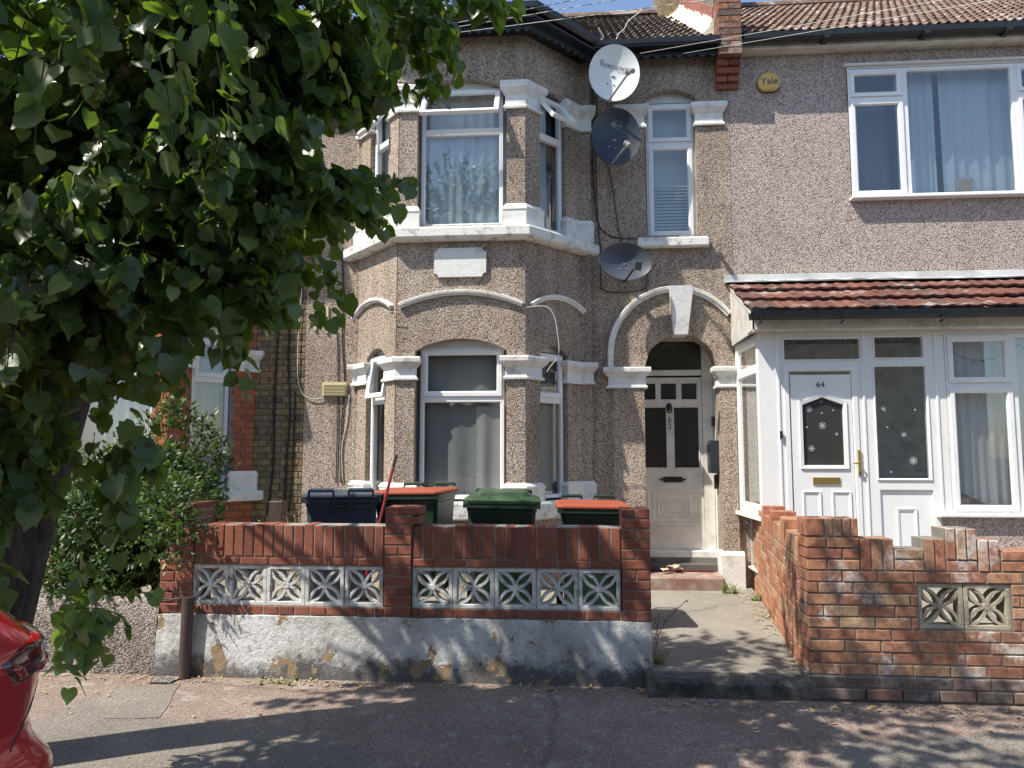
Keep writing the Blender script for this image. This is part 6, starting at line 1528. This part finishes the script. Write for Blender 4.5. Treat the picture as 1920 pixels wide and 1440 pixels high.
m_.loft([[car_pt(s, z) for s in ss] for z in zs]); obj('body', m_, 'carred', car, smooth='auto')
lf = lambda p00, p10, p01, p11: (lambda u, v: ((p00[0] * (1 - u) + p10[0] * u) * (1 - v) + (p01[0] * (1 - u) + p11[0] * u) * v, (p00[1] * (1 - u) + p10[1] * u) * (1 - v) + (p01[1] * (1 - u) + p11[1] * u) * v))
def lamp(sg):
    a = lambda s: sg * s
    L = patch('tail_light', 0, 0, 0, 0, .010, 'lampdk', 16, 10, lf((a(.64), 0.940), (a(1.05), 1.000), (a(.54), 1.030), (a(1.05), 1.125)))
    patch('lamp_strip', 0, 0, 0, 0, .016, 'lampred', 8, 6, lf((a(.65), 0.955), (a(.69), 0.960), (a(.59), 1.015), (a(.63), 1.020)), L)
    patch('clear_lens', 0, 0, 0, 0, .016, 'lampclr', 8, 6, lf((a(.76), 1.010), (a(.99), 1.030), (a(.78), 1.045), (a(.99), 1.085)), L)
    patch('lower_lens', 0, 0, 0, 0, .016, 'lampred', 8, 4, lf((a(.70), 0.955), (a(1.02), 1.003), (a(.72), 0.985), (a(1.02), 1.020)), L)
    patch('upper_lens', 0, 0, 0, 0, .016, 'lampred', 8, 4, lf((a(.70), 1.055), (a(1.0), 1.100), (a(.72), 1.065), (a(1.0), 1.113)), L)
lamp(1); lamp(-1)
patch('rear_window', 0, 0, 0, 0, .006, 'carglass', 20, 10, lf((-.60, 1.10), (.60, 1.10), (-.55, 1.44), (.55, 1.44)))
for s in (1, -1):
    patch('side_window', 0, 0, 0, 0, .006, 'carglass', 14, 8, lf((s * 1.06, 1.10), (s * 1.75, 1.06), (s * 1.12, 1.36), (s * 1.7, 1.38)))
    patch('reflector', 0, 0, 0, 0, .008, 'lampred', 10, 3, lf((s * .62, .335), (s * .86, .335), (s * .62, .365), (s * .86, .375)))
patch('bumper_insert', -.95, .95, .17, .30, .006, 'carblack', 40, 5)
for s in (1, -1): patch('shut_line', 0, 0, 0, 0, .002, 'carblack', 3, 14, lambda u, v, s=s: (s * (.80 - .25 * (1 - v) ** 2 + .012 * u), .68 + .24 * v), edge=0)
patch('shut_line', -.56, .56, .675, .683, .002, 'carblack', 20, 2, edge=0)
m_ = MB(); m_.box(XRr - .11, XRr - .088, CY - .26, CY + .26, .72, .82); obj('number_plate_recess', m_, 'carblack', car)
for (x, s) in ((XRr - .95, 1), (XRr - .95, -1), (XRr - 3.5, 1), (XRr - 3.5, -1)):
    w_ = MB(Matrix.Translation((x, CY + s * (HW - .10), .20))); w_.lathe([(.18, -.11), (.33, -.105), (.335, 0), (.33, .105), (.18, .11)], 28); o = obj('wheel', w_, 'tyre', car, smooth='auto')
    w_ = MB(Matrix.Translation((x, CY + s * (HW - .10), .20))); w_.lathe([(.05, -.115), (.19, -.112), (.2, 0), (.19, .112), (.05, .115)], 20); obj('rim', w_, 'galv', o)
    w_ = MB(Matrix.Translation((x, CY + s * (HW - .02), .22))); w_.lathe([(.38, -.03), (.385, .026), (.33, .028)], 28); obj('wheel_arch', w_, 'carblack', car)

# ================================================================== THE OTHER SIDE OF THE STREET (seen in the glass)
random.seed(91)
for k in range(4):
    xa_ = -13 + k * 6.6; T = Matrix.Translation((xa_ + 6.5, -9.5, 0)) @ RZ(pi)
    op_ = thing('terraced_house', (xa_ + 3.3, -9.5, 0), ['red brick', 'cream painted', 'brown brick', 'grey rendered'][k] + ' terraced house across the street, mirrored in the window glass', 'house')
    ops_ = [dict(u0=.9, u1=2.4, z0=1, z1=2.4), dict(u0=.9, u1=2.4, z0=4, z1=5.4), dict(u0=4.0, u1=4.9, z0=.3, z1=2.4), dict(u0=4.0, u1=5.2, z0=4, z1=5.4)]
    obj('front_wall', wall_panel(T, 0, 6.48, -.1, 6.2, ops_, .2), ['redbrick60', 'sillm', 'stock', 'peb64'][k], op_, norm=False)
    for o in ops_:
        m_ = MB(T @ Matrix.Translation((0, .12, 0))); m_.rsweep(o['u0'], o['u1'], o['z0'], o['z1'], [(0, 0), (.09, 0), (.09, .05), (0, .05)]); wf = obj('window', m_, 'upvc', op_)
        m_ = MB(T); m_.box(o['u0'], o['u1'], .16, .18, o['z0'], o['z1']); obj('pane', m_, 'carglass', wf)
    m_ = MB(T); m_.loft([[(u, -.3, 6.1), (u, 3.6, 8.6), (u, 7.5, 6.1)] for u in (-.0, 6.48)]); obj('roof', m_, 'tilebr', op_)
    m_ = MB(T); m_.box(0, 6.48, -.3, .0, 5.98, 6.09); obj('fascia', m_, 'upvcold', op_)
